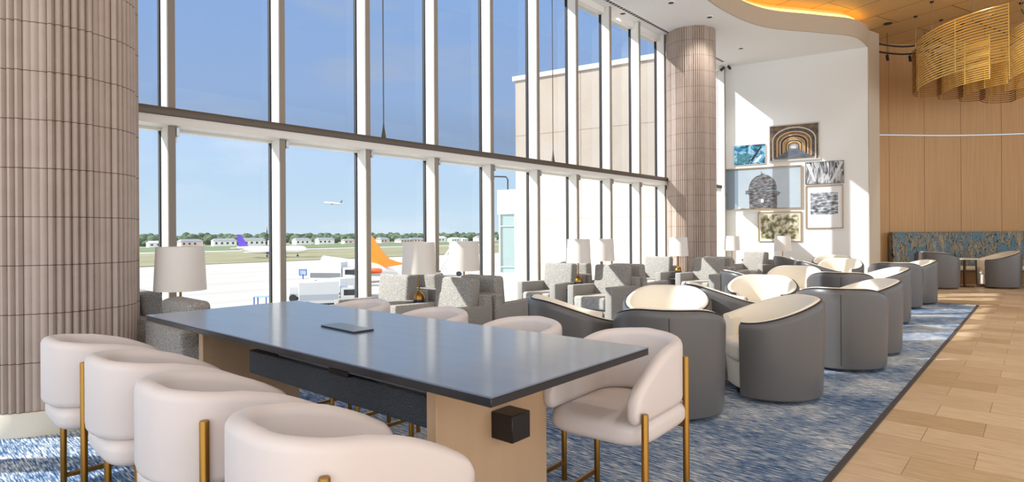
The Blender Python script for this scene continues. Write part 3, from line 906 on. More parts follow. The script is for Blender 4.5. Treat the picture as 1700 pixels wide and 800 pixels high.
# ================================================================== CHANDELIER
ch = thing('chandelier', 'large curved gold slatted chandelier hanging in overlapping scrolls', 'chandelier', (0, 0, 0))
def cz(X, Z): v = RGT * X + FWD * Z; return Vector((v.x, v.y, 0))
def slatted(name, path, z0, z1, n):
    bm = BM()
    P = [(p.x, p.y) for p in path]
    for k in range(n):
        z = z0 + (z1 - z0) * k / (n - 1)
        wall_sweep(bm, P, [z - .013] * len(P), [z + .013] * len(P), [.012] * len(P), rad=.1, ns=1)
    o = link(name, bm, M_gold if name == 'front_screen' else mat('shaded_gold_slats', (150, 108, 58), .4, .6), ch, smooth=False)  # shade of the inner side is put into the back screens' darker colour
    bm = BM()
    for p in (path[0], path[len(path) // 2], path[-1]): box(bm, p.x - .008, p.x + .008, p.y - .008, p.y + .008, z0 - .02, z1 + .02)
    link('upright', bm, M_gold, o, smooth=False)
base_front = [(9.75, 14.2), (9.50, 13.6), (9.40, 12.9), (9.48, 12.3), (9.66, 11.9), (9.83, 11.64)]
tips = [(9.75, 14.2), (10.55, 14.45), (11.30, 14.75), (12.05, 15.0), (13.0, 15.2)]
ZB, ZTT = 4.80, 5.90
for i, (tx, tz) in enumerate(tips):
    k = [1, .55, .5, .45, .42][i]
    fr_ = [cz(tx + (x - 9.75) * k * (1 if i == 0 else .8), tz + (z - 14.2) * k) for x, z in base_front]
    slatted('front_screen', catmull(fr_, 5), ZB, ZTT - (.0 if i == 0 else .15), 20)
    if i + 1 < len(tips):
        nx, nzv = tips[i + 1]
        bp = [cz(tx, tz), cz(tx + .12, tz + .30), cz((tx + nx) / 2 + .1, max(tz, nzv) + .38), cz(nx + .05, nzv + .25), cz(nx, nzv)]
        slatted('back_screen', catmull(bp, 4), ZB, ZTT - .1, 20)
# second large front scroll to the right
fr_ = [cz(x + 1.15, z - .9) for x, z in base_front[1:]] + [cz(11.8, 10.5), cz(12.6, 10.7)]
slatted('front_screen', catmull([cz(10.9, 12.9), cz(10.7, 12.2), cz(10.9, 11.5), cz(11.4, 11.1), cz(12.2, 11.2), cz(12.9, 12.0)], 5), ZB - .05, ZTT - .15, 20)
for (x, z) in ((9.75, 14.2), (9.5, 13.3), (9.55, 12.2), (10.05, 11.6), (10.55, 14.45), (11.3, 14.75), (12.05, 15.0), (10.8, 11.8), (11.8, 11.15), (11.6, 13.4)):
    p = cz(x, z); bm = BM(); tube(bm, [(p.x, p.y, ZTT - .1), (p.x, p.y, ZW - .03)], .006, 8)
    r_ = link('suspension_rod', bm, M_steel, ch)
    bm = BM(); lathe(bm, [(.04, ZW - .03), (.04, ZW)], 16, (p.x, p.y, 0)); link('ceiling_cap', bm, M_dark, r_)
# cross frame tying the scrolls together
bm = BM()
for a_, b_ in (((9.75, 14.2), (13.0, 15.2)), ((9.5, 13.3), (12.05, 15.0)), ((9.55, 12.2), (11.6, 13.4)), ((11.6, 13.4), (12.05, 15.0)), ((10.05, 11.6), (10.7, 12.2)), ((9.75, 14.2), (9.72, 11.9)), ((11.6, 13.4), (12.9, 12.0))):
    tube(bm, [cz(*a_) + Vector((0, 0, ZTT - .13)), cz(*b_) + Vector((0, 0, ZTT - .13))], .012, 6)
link('inner_frame', bm, M_dark, ch)

# track lights
tr = thing('track_light', 'dark curved track with small spotlights hanging before the oak wall', 'track light', (0, 0, 0))
for (za, ya, yb_) in ((6.28, 62, 67), (6.08, 71, 80)):
    bm = BM(); P = [at_z(1458, 0, 0)]
    pts = []
    for k in range(9):
        px = 1462 + k * 12.5; Z = 15.3 + .4 * math.sin(k / 8 * PI) - k * .05
        q = cz((px - 850) / F * Z, Z); pts.append(Vector((q.x, q.y, za)))
    tube(bm, pts, .022, 8); rr = link('track_rail', bm, M_dark, tr)
    if za < 6.2:
        for k in (1, 4, 7):
            q = pts[k]; bm = BM(); tube(bm, [q, q + Vector((0, 0, -.08))], .01, 8); tube(bm, [q + Vector((0, 0, -.06)), q + Vector((.02, -.03, -.2))], .035, 12)
            link('spot_head', bm, M_dark, tr)
    for k in (1, 6):
        q = pts[k]; bm = BM(); tube(bm, [q, Vector((q.x, q.y, ZW))], .006, 6); link('hanger', bm, M_dark, tr)
p = at_z(1474, 39, ZW)
t = thing('downlight', 'dark recessed light in the oak ceiling above the track', 'ceiling light', (p.x, p.y, ZW), 0)
bm = BM(); lathe(bm, [(.09, -.015), (.10, -.012), (.10, 0)], 20); link('rim', bm, M_dark, t)
for x, y, lab in ((1.2, 7.5, 'added unseen fill light in the oak ceiling over the walkway, middle of the row'), (.6, 11.5, 'added unseen fill light in the oak ceiling over the walkway, farthest of the row'), (1.6, 3.2, 'added unseen fill light in the oak ceiling over the walkway, nearest of the row'), (-1.0, 15.6, 'added unseen fill light in the oak ceiling just before the chandelier')):
    t = thing('downlight', lab, 'ceiling light', (x, y, ZW), 0)  # lamps added out of view to brighten the floor and chandelier
    bm = BM(); lathe(bm, [(.09, -.015), (.10, -.012), (.10, 0)], 20); link('rim', bm, M_dark, t)
    spot(t, 150, -.05, col=(1, .95, .87))

# ================================================================== PICTURES ON THE ART WALL
def wall_uv(px, py):
    p = at_plane(px, py, ARTL, an_); return (p - ARTL).dot(ad), p.z
def picture(corners, label, frame_mat, fw, depth, glassy=True):
    """corners: px left, top, right, bottom (left edge heights, right edge heights averaged)"""
    x0, y0, x1, y1 = corners
    ym = (y0 + y1) / 2
    u0, _ = wall_uv(x0, ym); u1, _ = wall_uv(x1, ym)
    _, z1 = wall_uv((x0 + x1) / 2, y0); _, z0 = wall_uv((x0 + x1) / 2, y1)
    c = ARTL + ad * ((u0 + u1) / 2)
    w, h = u1 - u0, z1 - z0
    t = thing('framed_picture', label, 'picture', (c.x, c.y, (z0 + z1) / 2), math.atan2(ad.y, ad.x))
    bm = BM()   # local: x along wall, -y out of the wall
    for a in ((-w / 2, w / 2, h / 2 - fw, h / 2), (-w / 2, w / 2, -h / 2, -h / 2 + fw), (-w / 2, -w / 2 + fw, -h / 2 + fw, h / 2 - fw), (w / 2 - fw, w / 2, -h / 2 + fw, h / 2 - fw)):
        box(bm, a[0], a[1], -depth, -.001, a[2], a[3])
    link('frame', bm, frame_mat, t, smooth=False)
    return t, w - 2 * fw, h - 2 * fw, depth
def sheet(t, w, h, y, name, material, th=.004, cx=0, cz_=0):
    bm = BM(); box(bm, cx - w / 2, cx + w / 2, y, y + th, cz_ - h / 2, cz_ + h / 2)
    return link(name, bm, material, t, smooth=False)
def flat(bm, pts, y, th=.002, mi=0):
    a = [bm.verts.new((p[0], y, p[1])) for p in pts]; b = [bm.verts.new((p[0], y + th, p[1])) for p in pts]
    n = len(pts); fs = [bm.faces.new(a), bm.faces.new(b[::-1])]
    for i in range(n): fs.append(bm.faces.new((a[i], b[i], b[(i + 1) % n], a[(i + 1) % n])))
    for f in fs: f.material_index = mi
F_wood = mat('thin_oak_frame', (170, 140, 96), .5); F_dark = mat('dark_frame', (70, 62, 56), .5); F_pale = mat('pale_frame', (200, 196, 188), .5)
def ramp_mat(name, scale, stops, detail=5, stretch=(1, 1, 1), dist=0):
    mt = bpy.data.materials.new(name); mt.use_nodes = True
    n, l = mt.node_tree.nodes, mt.node_tree.links
    b = n['Principled BSDF']; b.inputs['Roughness'].default_value = .35
    t = N(n, 'ShaderNodeTexCoord'); q = N(n, 'ShaderNodeMapping'); q.inputs['Scale'].default_value = stretch; l.new(t.outputs['Object'], q.inputs[0])
    x = N(n, 'ShaderNodeTexNoise'); x.inputs['Scale'].default_value = scale; x.inputs['Detail'].default_value = detail; x.inputs['Distortion'].default_value = dist
    l.new(q.outputs[0], x.inputs['Vector'])
    r = N(n, 'ShaderNodeValToRGB'); e = r.color_ramp.elements
    e[0].position = stops[0][0]; e[0].color = srgb(*stops[0][1]); e[1].position = stops[-1][0]; e[1].color = srgb(*stops[-1][1])
    for p, c in stops[1:-1]: k = e.new(p); k.color = srgb(*c)
    l.new(x.outputs['Fac'], r.inputs[0]); l.new(r.outputs[0], b.inputs['Base Color'])
    return mt
# arches
t, w, h, dpt = picture((1276.5, 205.5, 1361, 267), 'framed print of a corridor of nested brown stone arches', F_pale, .03, .04)
sheet(t, w, h, -.015, 'print', ramp_mat('arch_bg', 5, ((.3, (58, 56, 60)), (.5, (110, 92, 76)), (.7, (150, 118, 84)))))
cols = [(96, 90, 88), (150, 112, 66), (70, 56, 48), (188, 146, 88), (86, 64, 48), (206, 168, 108), (96, 76, 58), (196, 186, 170), (128, 140, 158), (220, 228, 236)]
for i in range(6):
    k = .93 * (.80 ** i) * 1.06; aw = w * .46 * k; ah = h * .90 * k; bz = -h * .46 + (h * .30) * (1 - k)
    pts = [(min(aw, w / 2), bz if i else -h / 2), (min(aw, w / 2), bz + ah * .6)] + [(min(w / 2, max(-w / 2, aw * math.cos(a))), min(h / 2, bz + ah * .6 + ah * .42 * math.sin(a))) for a in [PI * j / 16 for j in range(1, 16)]] + [(-min(aw, w / 2), bz + ah * .6), (-min(aw, w / 2), bz if i else -h / 2)]
    bm = BM(); flat(bm, pts, -.0163 - i * .0015); link('arch_edge', bm, mat('arch_edge_%d' % (i % 2), ((206, 198, 180), (224, 184, 120))[i % 2], .4), t)
for i, c in enumerate(cols):
    k = .93 * (.80 ** i); aw = w * .46 * k; ah = h * .90 * k; bz = -h * .46 + (h * .30) * (1 - k)
    pts = [(aw, bz), (aw, bz + ah * .6)] + [(aw * math.cos(a), bz + ah * .6 + ah * .42 * math.sin(a)) for a in [PI * j / 16 for j in range(1, 16)]] + [(-aw, bz + ah * .6), (-aw, bz)]
    bm = BM(); flat(bm, pts, -.017 - i * .0015); link('arch_layer', bm, mat('arch_%d' % i, c, .4, noise=(18, tuple(int(v * .72) for v in c), .15)), t)
bm = BM(); flat(bm, [(-w * .42, -h * .46), (w * .42, -h * .46), (w * .06, -h * .18), (-w * .06, -h * .18)], -.034); link('floor_strip', bm, mat('arch_floor', (120, 128, 142), .4, noise=(20, (70, 74, 84), .2, (.3, 1, 3))), t)
# small blue
t, w, h, dpt = picture((1218.5, 240.5, 1271, 273.5), 'small unframed blue and white abstract sailing print', F_pale, .008, .03)
sheet(t, w, h, -.026, 'print', ramp_mat('blue_abs', 3.2, ((.35, (28, 66, 84)), (.46, (60, 140, 176)), (.52, (170, 206, 220)), (.58, (86, 150, 186)), (.68, (24, 42, 60))), 2, (1, 1, 1.5), 1.5))
bm = BM(); flat(bm, [(w * .02, -h * .3), (w * .10, -h * .36), (w * .40, h * .38), (w * .36, h * .42)], -.0275); link('dark_spar', bm, mat('spar', (40, 48, 60), .4), t)
bm = BM(); flat(bm, [(-w * .42, -h * .40), (-w * .36, h * .02), (-w * .1, h * .12), (w * .04, -h * .05), (-w * .02, -h * .42)], -.0275); link('teal_shape', bm, mat('teal', (44, 96, 106), .4, noise=(14, (90, 150, 160), .2)), t)
bm = BM(); flat(bm, [(w * .12, -h * .40), (w * .34, -h * .06), (w * .42, -h * .1), (w * .22, -h * .44)], -.0275); link('pale_shape', bm, mat('palesail', (206, 226, 232), .4), t)
# sentry tower
t, w, h, dpt = picture((1204, 277.5, 1331, 347), 'wide oak-framed photo of a grey domed stone turret against pale sky', F_wood, .022, .045)
sheet(t, w, h, -.015, 'print', mat('pale_sky', (178, 194, 206), .3, noise=(1.5, (194, 206, 214), .3)))
turret = ramp_mat('turret_stone', 9, ((.32, (56, 58, 62)), (.5, (108, 108, 110)), (.68, (160, 160, 160))), 6, (1, 1, 3))
bm = BM(); aw = w * .19
flat(bm, [(-aw + .03, -h / 2), (aw + .01, -h / 2), (aw + .01, -h * .14), (-aw + .02, -h * .14)], -.018)
flat(bm, [(-aw - .07, -h * .14), (aw + .04, -h * .19), (aw + .10, -h * .13), (aw + .02, -h * .08), (-aw - .07, -h * .05)], -.020)
flat(bm, [(-aw, -h * .06)] + [(-aw * math.cos(a) + .01, -h * .06 + h * .40 * math.sin(a) ** .9) for a in [PI * j / 18 for j in range(1, 18)]] + [(aw, -h * .06)], -.018)
flat(bm, [(-.03, h * .33), (.05, h * .33), (.05, h * .36), (-.01, h * .37), (-.02, h * .42), (-.03, h * .42)], -.018)
link('turret', bm, turret, t, smooth=False)
bm = BM(); flat(bm, [(-.035, -h * .36), (.035, -h * .36), (.035, -h * .27), (-.035, -h * .27)], -.022); link('turret_window', bm, M_whitep, t, smooth=False)
bm = BM()
for sx in (-.52,): flat(bm, [(-w * .5, -h / 2), (-w * .33, -h / 2), (-w * .33, h / 2), (-w * .5, h / 2)], -.017)
link('painted_shadow', bm, mat('shadow_grey', (140, 158, 172), .3), t, smooth=False)  # shadow band across the picture, painted in as a grey strip
# BW drapes
t, w, h, dpt = picture((1337, 268, 1401, 305), 'small black and white print of light vertical folds', F_dark, .008, .03)
sheet(t, w, h, -.026, 'print', ramp_mat('bw_folds', 3.2, ((.36, (34, 34, 38)), (.48, (120, 122, 126)), (.56, (212, 214, 216)), (.66, (60, 62, 66))), 4, (4, 1, .8), 1.0))
bm = BM(); flat(bm, [(-w * .5, h * .45), (-w * .38, h * .45), (-w * .22, -h * .4), (-w * .28, -h * .4)], -.0275); link('light_fold', bm, mat('fold', (214, 216, 218), .4), t, smooth=False); bm = BM(); flat(bm, [(w * .44, h * .5), (w * .5, h * .45), (w * .22, -h * .45), (w * .14, -h * .45)], -.0275)
link('light_fold', bm, mat('fold', (214, 216, 218), .4), t, smooth=False)
# mat framed bw
t, w, h, dpt = picture((1337.5, 307.5, 1400, 379), 'upright oak-framed black and white harbour print with wide white mat', F_wood, .018, .035)
sheet(t, w, h, -.010, 'mat_board', mat('mat_white', (238, 238, 242), .7))
sheet(t, w * .76, h * .52, -.013, 'print', ramp_mat('bw_harbour', 7, ((.36, (50, 54, 60)), (.5, (140, 146, 152)), (.62, (214, 218, 222))), 6, (1, 1, 2.5)), cz_=h * .08)
# landscape
t, w, h, dpt = picture((1258.5, 351.5, 1330.5, 401), 'oak-framed sepia print of a garden landscape with cream mat', F_wood, .018, .035)
sheet(t, w, h, -.010, 'mat_board', mat('mat_cream', (232, 228, 210), .7))
sheet(t, w * .90, h * .86, -.013, 'print', ramp_mat('sepia_garden', 8, ((.38, (84, 80, 52)), (.5, (160, 154, 118)), (.6, (222, 218, 196))), 6))

# ================================================================== OUTSIDE
ZG = -5.0
def gplane(name, x0, x1, y0, y1, z, material):
    bm = BM(); box(bm, x0, x1, y0, y1, z - .3, z); return tag(link(name, bm, material, smooth=False), kind='structure')
M_apron = mat('apron_concrete', (184, 178, 170), .9, noise=(.05, (160, 153, 145), .22, (6, .25, 1)))
M_grass1 = mat('dry_grass', (112, 108, 74), 1, noise=(.12, (142, 134, 100), .2, (1, .4, 1)))
M_grass2 = mat('green_grass', (104, 116, 70), 1, noise=(.05, (88, 102, 58), .2, (1, .3, 1)))
gplane('apron', -3000, -8, -900, 3000, ZG, M_apron)
gplane('grass_strip', -240, -138, -700, 1500, ZG + .15, M_grass1)
gplane('grass_field', -345, -262, -700, 1500, ZG + .15, M_grass2)
gplane('far_land', -3000, -345, -900, 3000, ZG + .25, mat('far_green', (96, 108, 74), 1, noise=(.02, (150, 150, 130), .15)))
# distant tree belt: nobody could count it
_t = bmesh.new(); bmesh.ops.create_icosphere(_t, subdivisions=2, radius=1)
ICO_V = [v.co.copy() for v in _t.verts]; ICO_F = [[v.index for v in f.verts] for f in _t.faces]; _t.free()
def blob(bm, c, r, sz, rnd):
    vs = []
    for v in ICO_V:
        k = r * (1 + rnd.uniform(-.16, .16)); vs.append(bm.verts.new((c[0] + v.x * k, c[1] + v.y * k, c[2] + v.z * k * sz)))
    for f in ICO_F: bm.faces.new([vs[i] for i in f])
rnd = random.Random(11)
bm = BM()
for i in range(1500):
    u_ = rnd.random() ** 1.3
    x = -385 - u_ * 420; y = (-x) * rnd.uniform(.10, 1.75)
    r = rnd.uniform(1.8, 4.4)
    blob(bm, (x, y, ZG + .25 + r * .55 + rnd.random() * (1.0 + u_ * 4.5)), r, .8, rnd)
tag(link('tree_belt', bm, mat('tree_foliage', (58, 74, 52), 1, noise=(.3, (92, 106, 78), .2)), smooth=False), 'dense dark green tree belt along the horizon beyond the airfield', 'trees', kind='stuff')
# distant buildings
def house(label, w, d, h, loc, rz, colr, roofc):
    t = thing('distant_building', label, 'building', loc, rz, 'pale buildings before the tree belt')
    bm = BM(); box(bm, -w / 2, w / 2, -d / 2, d / 2, 0, h)
    o = link('wall', bm, colr, t, smooth=False)
    bm = BM(); a = [bm.verts.new(v) for v in ((-w / 2 - .4, -d / 2 - .4, h), (w / 2 + .4, -d / 2 - .4, h), (w / 2 + .4, d / 2 + .4, h), (-w / 2 - .4, d / 2 + .4, h), (-w / 2 + 1, 0, h + h * .45), (w / 2 - 1, 0, h + h * .45))]
    for f in ((0, 1, 5, 4), (2, 3, 4, 5), (1, 2, 5), (3, 0, 4), (3, 2, 1, 0)): bm.faces.new([a[i] for i in f])
    link('roof', bm, roofc, t, smooth=False)
    bm = BM()
    for k in range(int(w // 3)):
        x = -w / 2 + 1.5 + k * 3
        for yy in (-d / 2 - .03, d / 2): box(bm, x - .6, x + .6, yy, yy + .03, h * .35, h * .75)
    link('window', bm, M_navy, t, smooth=False)
    return t
wh = mat('render_white', (226, 224, 218), .8); rf = mat('roof_white', (214, 214, 212), .7); pk = mat('render_pink', (214, 190, 180), .8); gy = mat('roof_grey', (140, 142, 146), .7)
for i in range(19):
    yy_ = 95 + i * 16.5
    w_ = rnd.uniform(7, 12.5)
    house('small pale building with light roof far off before the tree belt', w_, rnd.uniform(5, 7), rnd.uniform(2, 3.4), (-355 - rnd.random() * 12, yy_, ZG + .25), PI / 2 + rnd.uniform(-.15, .15), rnd.choice([wh, wh, pk]), rnd.choice([rf, gy, gy]))
# mast
p = RGT * ((499.5 - 850) / F * 420) + FWD * 362
t = thing('radio_mast', 'thin dark radio mast rising above the horizon trees', 'mast', (p.x, p.y, ZG + .25))
bm = BM(); tube(bm, [(0, 0, 0), (0, 0, 9)], .35, 6); link('lower_mast', bm, M_dark, t)
bm = BM(); tube(bm, [(0, 0, 9), (0, 0, 11.5)], [.2, .06], 6); link('antenna', bm, M_dark, t)

# airliners
def airliner(name, label, loc, rz, L, tailm, bodym, pitch=0):
    t = thing(name, label, 'aircraft', loc, rz); t.rotation_euler = (0, pitch, rz)
    r = L * .055
    bm = BM(); tube(bm, [(L * .5, 0, r), (L * .48, 0, r), (L * .44, 0, r * 1.05), (L * .36, 0, r), (-L * .25, 0, r), (-L * .42, 0, r * 1.35), (-L * .5, 0, r * 1.7)], [r * .08, r * .5, r * .85, r, r, r * .55, r * .12], 14)
    link('fuselage', bm, bodym, t)
    for s in (-1, 1):
        bm = BM(); prism(bm, [(L * .08, s * r * .8), (-L * .10, s * r * .8), (-L * .20, s * L * .46), (-L * .15, s * L * .46)], r * .55, r * .75); link('wing', bm, bodym, t, smooth=False)
        bm = BM(); prism(bm, [(-L * .38, s * r * .3), (-L * .47, s * r * .3), (-L * .51, s * L * .17), (-L * .47, s * L * .17)], r * 1.5, r * 1.62); link('tailplane', bm, bodym, t, smooth=False)
        bm = BM(); tube(bm, [(L * .10, s * L * .15, r * .2), (L * .06, s * L * .15, r * .2), (-L * .02, s * L * .15, r * .3)], [r * .42, r * .45, r * .28], 12); link('engine', bm, tailm, t)
    bm = BM(); pts = [(-L * .33, r * 1.8), (-L * .45, r * 5.0), (-L * .50, r * 5.0), (-L * .475, r * 1.6)]
    a = [bm.verts.new((x, -r * .08, z)) for x, z in pts]; b = [bm.verts.new((x, r * .08, z)) for x, z in pts]
    bm.faces.new(a); bm.faces.new(b[::-1])
    for i in range(4): bm.faces.new((a[i], b[i], b[(i + 1) % 4], a[(i + 1) % 4]))
    link('tail_fin', bm, tailm, t, smooth=False)
    bm = BM()
    for (x, y) in ((L * .36, 0), (-L * .05, r), (-L * .05, -r)):
        tube(bm, [(x, y, r * .5), (x, y, -r * .5)], r * .08, 6); tube(bm, [(x, y - r * .12, -r * .55), (x, y + r * .12, -r * .55)], r * .25, 10)
    if not pitch: link('landing_gear', bm, M_dark, t)
    else: bm.free()
    return t
p = at_depth(553, 339, 420)
airliner('airplane', 'small white airliner flying low in the sky beyond the glass', p, math.atan2(-RGT.y, -RGT.x) + .25, 12.5, mat('grey_blue', (110, 120, 140), .5), M_whitep, pitch=-.08)
dp_ = at_z(452, 421, ZG + 1.2)
airliner('airplane', 'parked white airliner with a purple tail across the airfield', dp_, math.atan2(RGT.y, RGT.x), 20, mat('purple_tail', (92, 60, 190), .5), M_whitep)
# orange tailed jet: tail close to the terminal
def facing_fin(px_pts, Z, th, material, name, parent, org):
    """polygon traced at one real distance, with thickness"""
    bm = BM(); P = [at_depth(a, b, Z) for a, b in px_pts]
    f = [bm.verts.new(p - org) for p in P]; g_ = [bm.verts.new(p + FWD * th - org) for p in P]
    n = len(P); bm.faces.new(f); bm.faces.new(g_[::-1])
    for i in range(n): bm.faces.new((f[i], g_[i], g_[(i + 1) % n], f[(i + 1) % n]))
    return link(name, bm, material, parent, smooth=False)
M_orange = mat('orange_livery', (255, 138, 20), .45)
org = at_depth(640, 470, 82); org.z = ZG
jet = thing('parked_jet', 'parked jet with a large orange swept tail beyond the glass', 'aircraft', org)
facing_fin([(597, 384), (613, 388), (619, 394), (627, 407), (637, 421), (646, 430), (657, 434), (669, 437), (668, 439), (655, 441), (643, 443.5), (630, 441), (617, 441), (609, 440)], 82, .5, M_orange, 'tail_fin', jet, org)
bm = BM()
A0_, A1_ = at_depth(606, 446, 81) - org, at_depth(660, 452, 84) - org
tube(bm, [A0_ + (A0_ - A1_) * 1.2, A0_, A0_ + (A1_ - A0_) * .5, A1_], [1.1, 1.0, .8, .2], 16); link('fuselage', bm, M_whitep, jet)
bm = BM(); c = at_depth(623, 449.5, 80) - org
tube(bm, [c - RGT * .9, c - RGT * .6, c + RGT * .5, c + RGT * .9], [.2, .36, .36, .25], 14); link('engine', bm, mat('red_orange', (240, 96, 40), .4), jet)
bm = BM()
for s in (-2.2, 2.0):
    c = at_depth(623 , 456, 81) - org + RGT * s
    tube(bm, [Vector((c.x, c.y, c.z)), Vector((c.x, c.y, .5))], .09, 6); tube(bm, [Vector((c.x, c.y, .45)) - FWD * .15, Vector((c.x, c.y, .45)) + FWD * .15], .45, 12)
link('landing_gear', bm, M_dark, jet)

# ground service vehicles
M_truck = mat('truck_paint', (196, 198, 200), .5)
def truck(name, label, px, py, w, h, rz, accent):
    p = at_z(px, py, ZG)
    t = thing(name, label, 'vehicle', (p.x, p.y, ZG), rz)
    bm = BM(); box(bm, -w * .5, w * .22, -.9, .9, .55, h, .04, 1); link('cargo_body', bm, M_truck, t)
    bm = BM(); box(bm, w * .24, w * .5, -.85, .85, .45, h * .78, .12, 2); cb = link('cab', bm, M_truck, t)
    bm = BM(); box(bm, w * .30, w * .505, -.86, .86, h * .48, h * .70, .02, 1); link('cab_window', bm, M_blackg, cb)
    bm = BM(); box(bm, -w * .5, w * .48, -.8, .8, .40, .56); link('chassis', bm, M_dark, t, smooth=False)
    bm = BM(); box(bm, -w * .48, w * .20, -.92, .92, h * .35, h * .55); link('side_panel', bm, accent, t, smooth=False)
    for x in (-w * .35, w * .36):
        for s in (-.85, .85):
            bm = BM(); tube(bm, [(x, s - .12, .38), (x, s + .12, .38)], .38, 14); link('wheel', bm, M_dark, t)
gA = mat('panel_grey', (160, 166, 176), .5)
wr = math.atan2(RGT.y, RGT.x)
truck('service_truck', 'white service truck with grey panel nearest below the window', 543, 512, 4.6, 2.4, wr + .3, gA)
truck('service_truck', 'white box truck with grey side farther out on the apron', 556, 474, 6, 3.0, wr - .2, mat('panel_dark', (110, 112, 118), .5))
truck('baggage_tractor', 'low white tractor left of the nearest service truck', 508, 500, 2.6, 1.5, wr, gA)
truck('service_truck', 'small white van at the window post by the orange tail', 583, 492, 3.6, 2.0, wr + .8, gA)
M_blue = mat('blue_paint', (50, 84, 170), .5)
# blue sign
p = at_z(503, 463, ZG)
t = thing('apron_sign', 'small blue-framed sign board standing on the apron', 'sign', (p.x, p.y, ZG), wr)
bm = BM(); tube(bm, [(0, 0, 0), (0, 0, .7)], .09, 8); link('post', bm, M_blue, t)
bm = BM()
for a_ in ((-.55, .55, 1.3, 1.4), (-.55, .55, .5, .6), (-.55, -.45, .5, 1.4), (.45, .55, .5, 1.4)): box(bm, a_[0], a_[1], -.06, .06, a_[2], a_[3])
link('frame', bm, M_blue, t, smooth=False)
bm = BM(); box(bm, -.45, .45, -.03, .03, .6, 1.3); link('board', bm, mat('sign_pale', (170, 190, 220), .5), t, smooth=False)
p = at_z(435, 506, ZG)
t = thing('equipment_rack', 'open blue metal rack standing on the apron', 'rack', (p.x, p.y, ZG), wr)
for sx in (-.55, .55):
    for sy in (-.4, .4):
        bm = BM(); box(bm, sx - .04, sx + .04, sy - .04, sy + .04, 0, .75); link('leg', bm, M_blue, t, smooth=False)
bm = BM(); box(bm, -.6, .6, -.45, .45, .75, .82); link('top', bm, mat('rack_pale', (150, 176, 220), .5), t, smooth=False)
# boarding stairs
p = at_z(742, 458, ZG)
t = thing('boarding_stairs', 'white wheeled boarding stairs behind the lamps', 'stairs', (p.x, p.y, ZG), wr)
for s in (-.7, .7):
    bm = BM(); tube(bm, [(-1.6, s, .3), (1.2, s, 4.2)], .09, 6); tube(bm, [(-1.6, s, 1.3), (1.2, s, 5.2), (2.2, s, 5.2)], .05, 6)
    for k in range(6): x = -1.6 + 2.8 * k / 5; z = .3 + 3.9 * k / 5; tube(bm, [(x, s, z), (x, s, z + 1)], .04, 5)
    link('side_rail', bm, M_whitep, t)
bm = BM()
for k in range(14): x = -1.5 + 2.7 * k / 13; z = .4 + 3.8 * k / 13; box(bm, x - .12, x + .12, -.7, .7, z - .03, z + .03)
link('tread', bm, M_steel, t, smooth=False)
bm = BM(); tube(bm, [(1.2, 0, 4.1), (0, 0, .6)], .08, 6); tube(bm, [(1.2, 0, 4.1), (2.2, 0, .6)], .08, 6); box(bm, 1.1, 2.3, -.7, .7, 4.15, 4.25); box(bm, -1.8, 2.4, -.75, .75, .4, .6)
link('chassis', bm, M_whitep, t, smooth=False)
for x in (-1.3, 1.9):
    for s in (-.8, .8):
        bm = BM(); tube(bm, [(x, s - .1, .4), (x, s + .1, .4)], .4, 12); link('wheel', bm, M_dark, t)

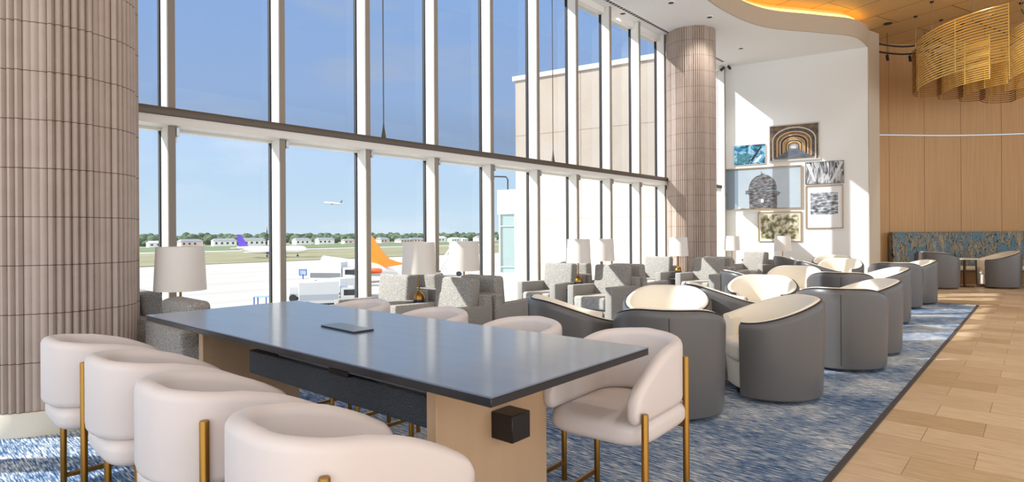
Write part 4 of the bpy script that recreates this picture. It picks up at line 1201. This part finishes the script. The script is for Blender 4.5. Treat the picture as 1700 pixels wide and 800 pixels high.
# neighbouring terminal wing (continues the art wall outside)
M_stone = mat('stone_cladding', (214, 200, 182), .85, noise=(1.2, (206, 190, 170), .3))
wing = thing('terminal_wing', 'tall pale stone-clad terminal wing seen through the right windows', 'building', (0, 0, ZG))
a0 = ARTL - ad * .30
pc = at_plane(893, 300, ARTL, an_)
LW = (pc - a0).length
bm = BM()
e_ = a0 - ad * LW
prism(bm, [a0 + an_ * -.05, e_ + an_ * -.05, e_ - an_ * 9, a0 - an_ * 9], 0, 6.55 - ZG)
link('stone_wall', bm, M_stone, wing, smooth=False)
bm = BM()
prism(bm, [a0 + an_ * .02, e_ + an_ * .02 - ad * .08, e_ - an_ * 9 - ad * .08, a0 - an_ * 9], 6.55 - ZG, 6.70 - ZG)
link('coping', bm, M_whitep, wing, smooth=False)
bm = BM()
k = 1
while k * 1.9 < LW:
    c = a0 - ad * (k * 1.9) - an_ * .05
    prism(bm, [c - ad * .008, c + ad * .008, c + ad * .008 + an_ * .004, c - ad * .008 + an_ * .004], 0, 6.55 - ZG); k += 1
for z in (1.9, 4.7):
    prism(bm, [a0 - an_ * .05, e_ - an_ * .05, e_ - an_ * .046, a0 - an_ * .046], z - ZG - .008, z - ZG + .008)
link('panel_joint', bm, mat('stone_joint', (170, 156, 138), .9), wing, smooth=False)
# glazed pavilion
pv = at_depth(858, 388, 27); pv.z = ZG
q1, q2 = at_depth(826, 388, 27), at_depth(905, 388, 26)
pd = (q2 - q1); pd.z = 0; PL = pd.length
pav = thing('glass_pavilion', 'white-topped pavilion with teal glass walls beside the stone wing', 'building', (q1.x, q1.y, ZG), math.atan2(pd.y, pd.x))
bm = BM(); box(bm, 0, PL, 0, 3, 2.32 - ZG, 3.42 - ZG); link('parapet', bm, M_whitep, pav, smooth=False)
bm = BM(); box(bm, .1, PL, .08, 2.9, -.35 - ZG, 2.32 - ZG); link('glass_wall', bm, mat('teal_glass', (138, 158, 160), .08, spec=.8), pav, smooth=False)
bm = BM()
for k in range(4): box(bm, .06 + k * .78, .13 + k * .78, .02, .1, -.35 - ZG, 2.32 - ZG)
for z in (1.75, -.1): box(bm, 0.06, PL, .03, .09, z - ZG, z - ZG + .04)
link('glazing_bar', bm, mat('bar_pale', (190, 204, 206), .4), pav, smooth=False)
bm = BM(); box(bm, -.3, PL, -.2, 3, 0, -.35 - ZG); link('plinth', bm, M_whitep, pav, smooth=False)
# floodlight arm on the pavilion roof
bmt = BM(); o0 = at_depth(843, 314, 28); o1 = at_depth(843, 298, 28); o2 = at_depth(840, 293.5, 28); o3 = at_depth(820, 293, 28)
tube(bmt, [Vector((o0.x, o0.y, 3.42)), o1, o2, o3, o3 + Vector((0, 0, -.12))], .035, 8)
tag(link('roof_light_arm', bmt, M_dark), 'thin dark bent lamp arm standing on the pavilion roof', 'light arm')
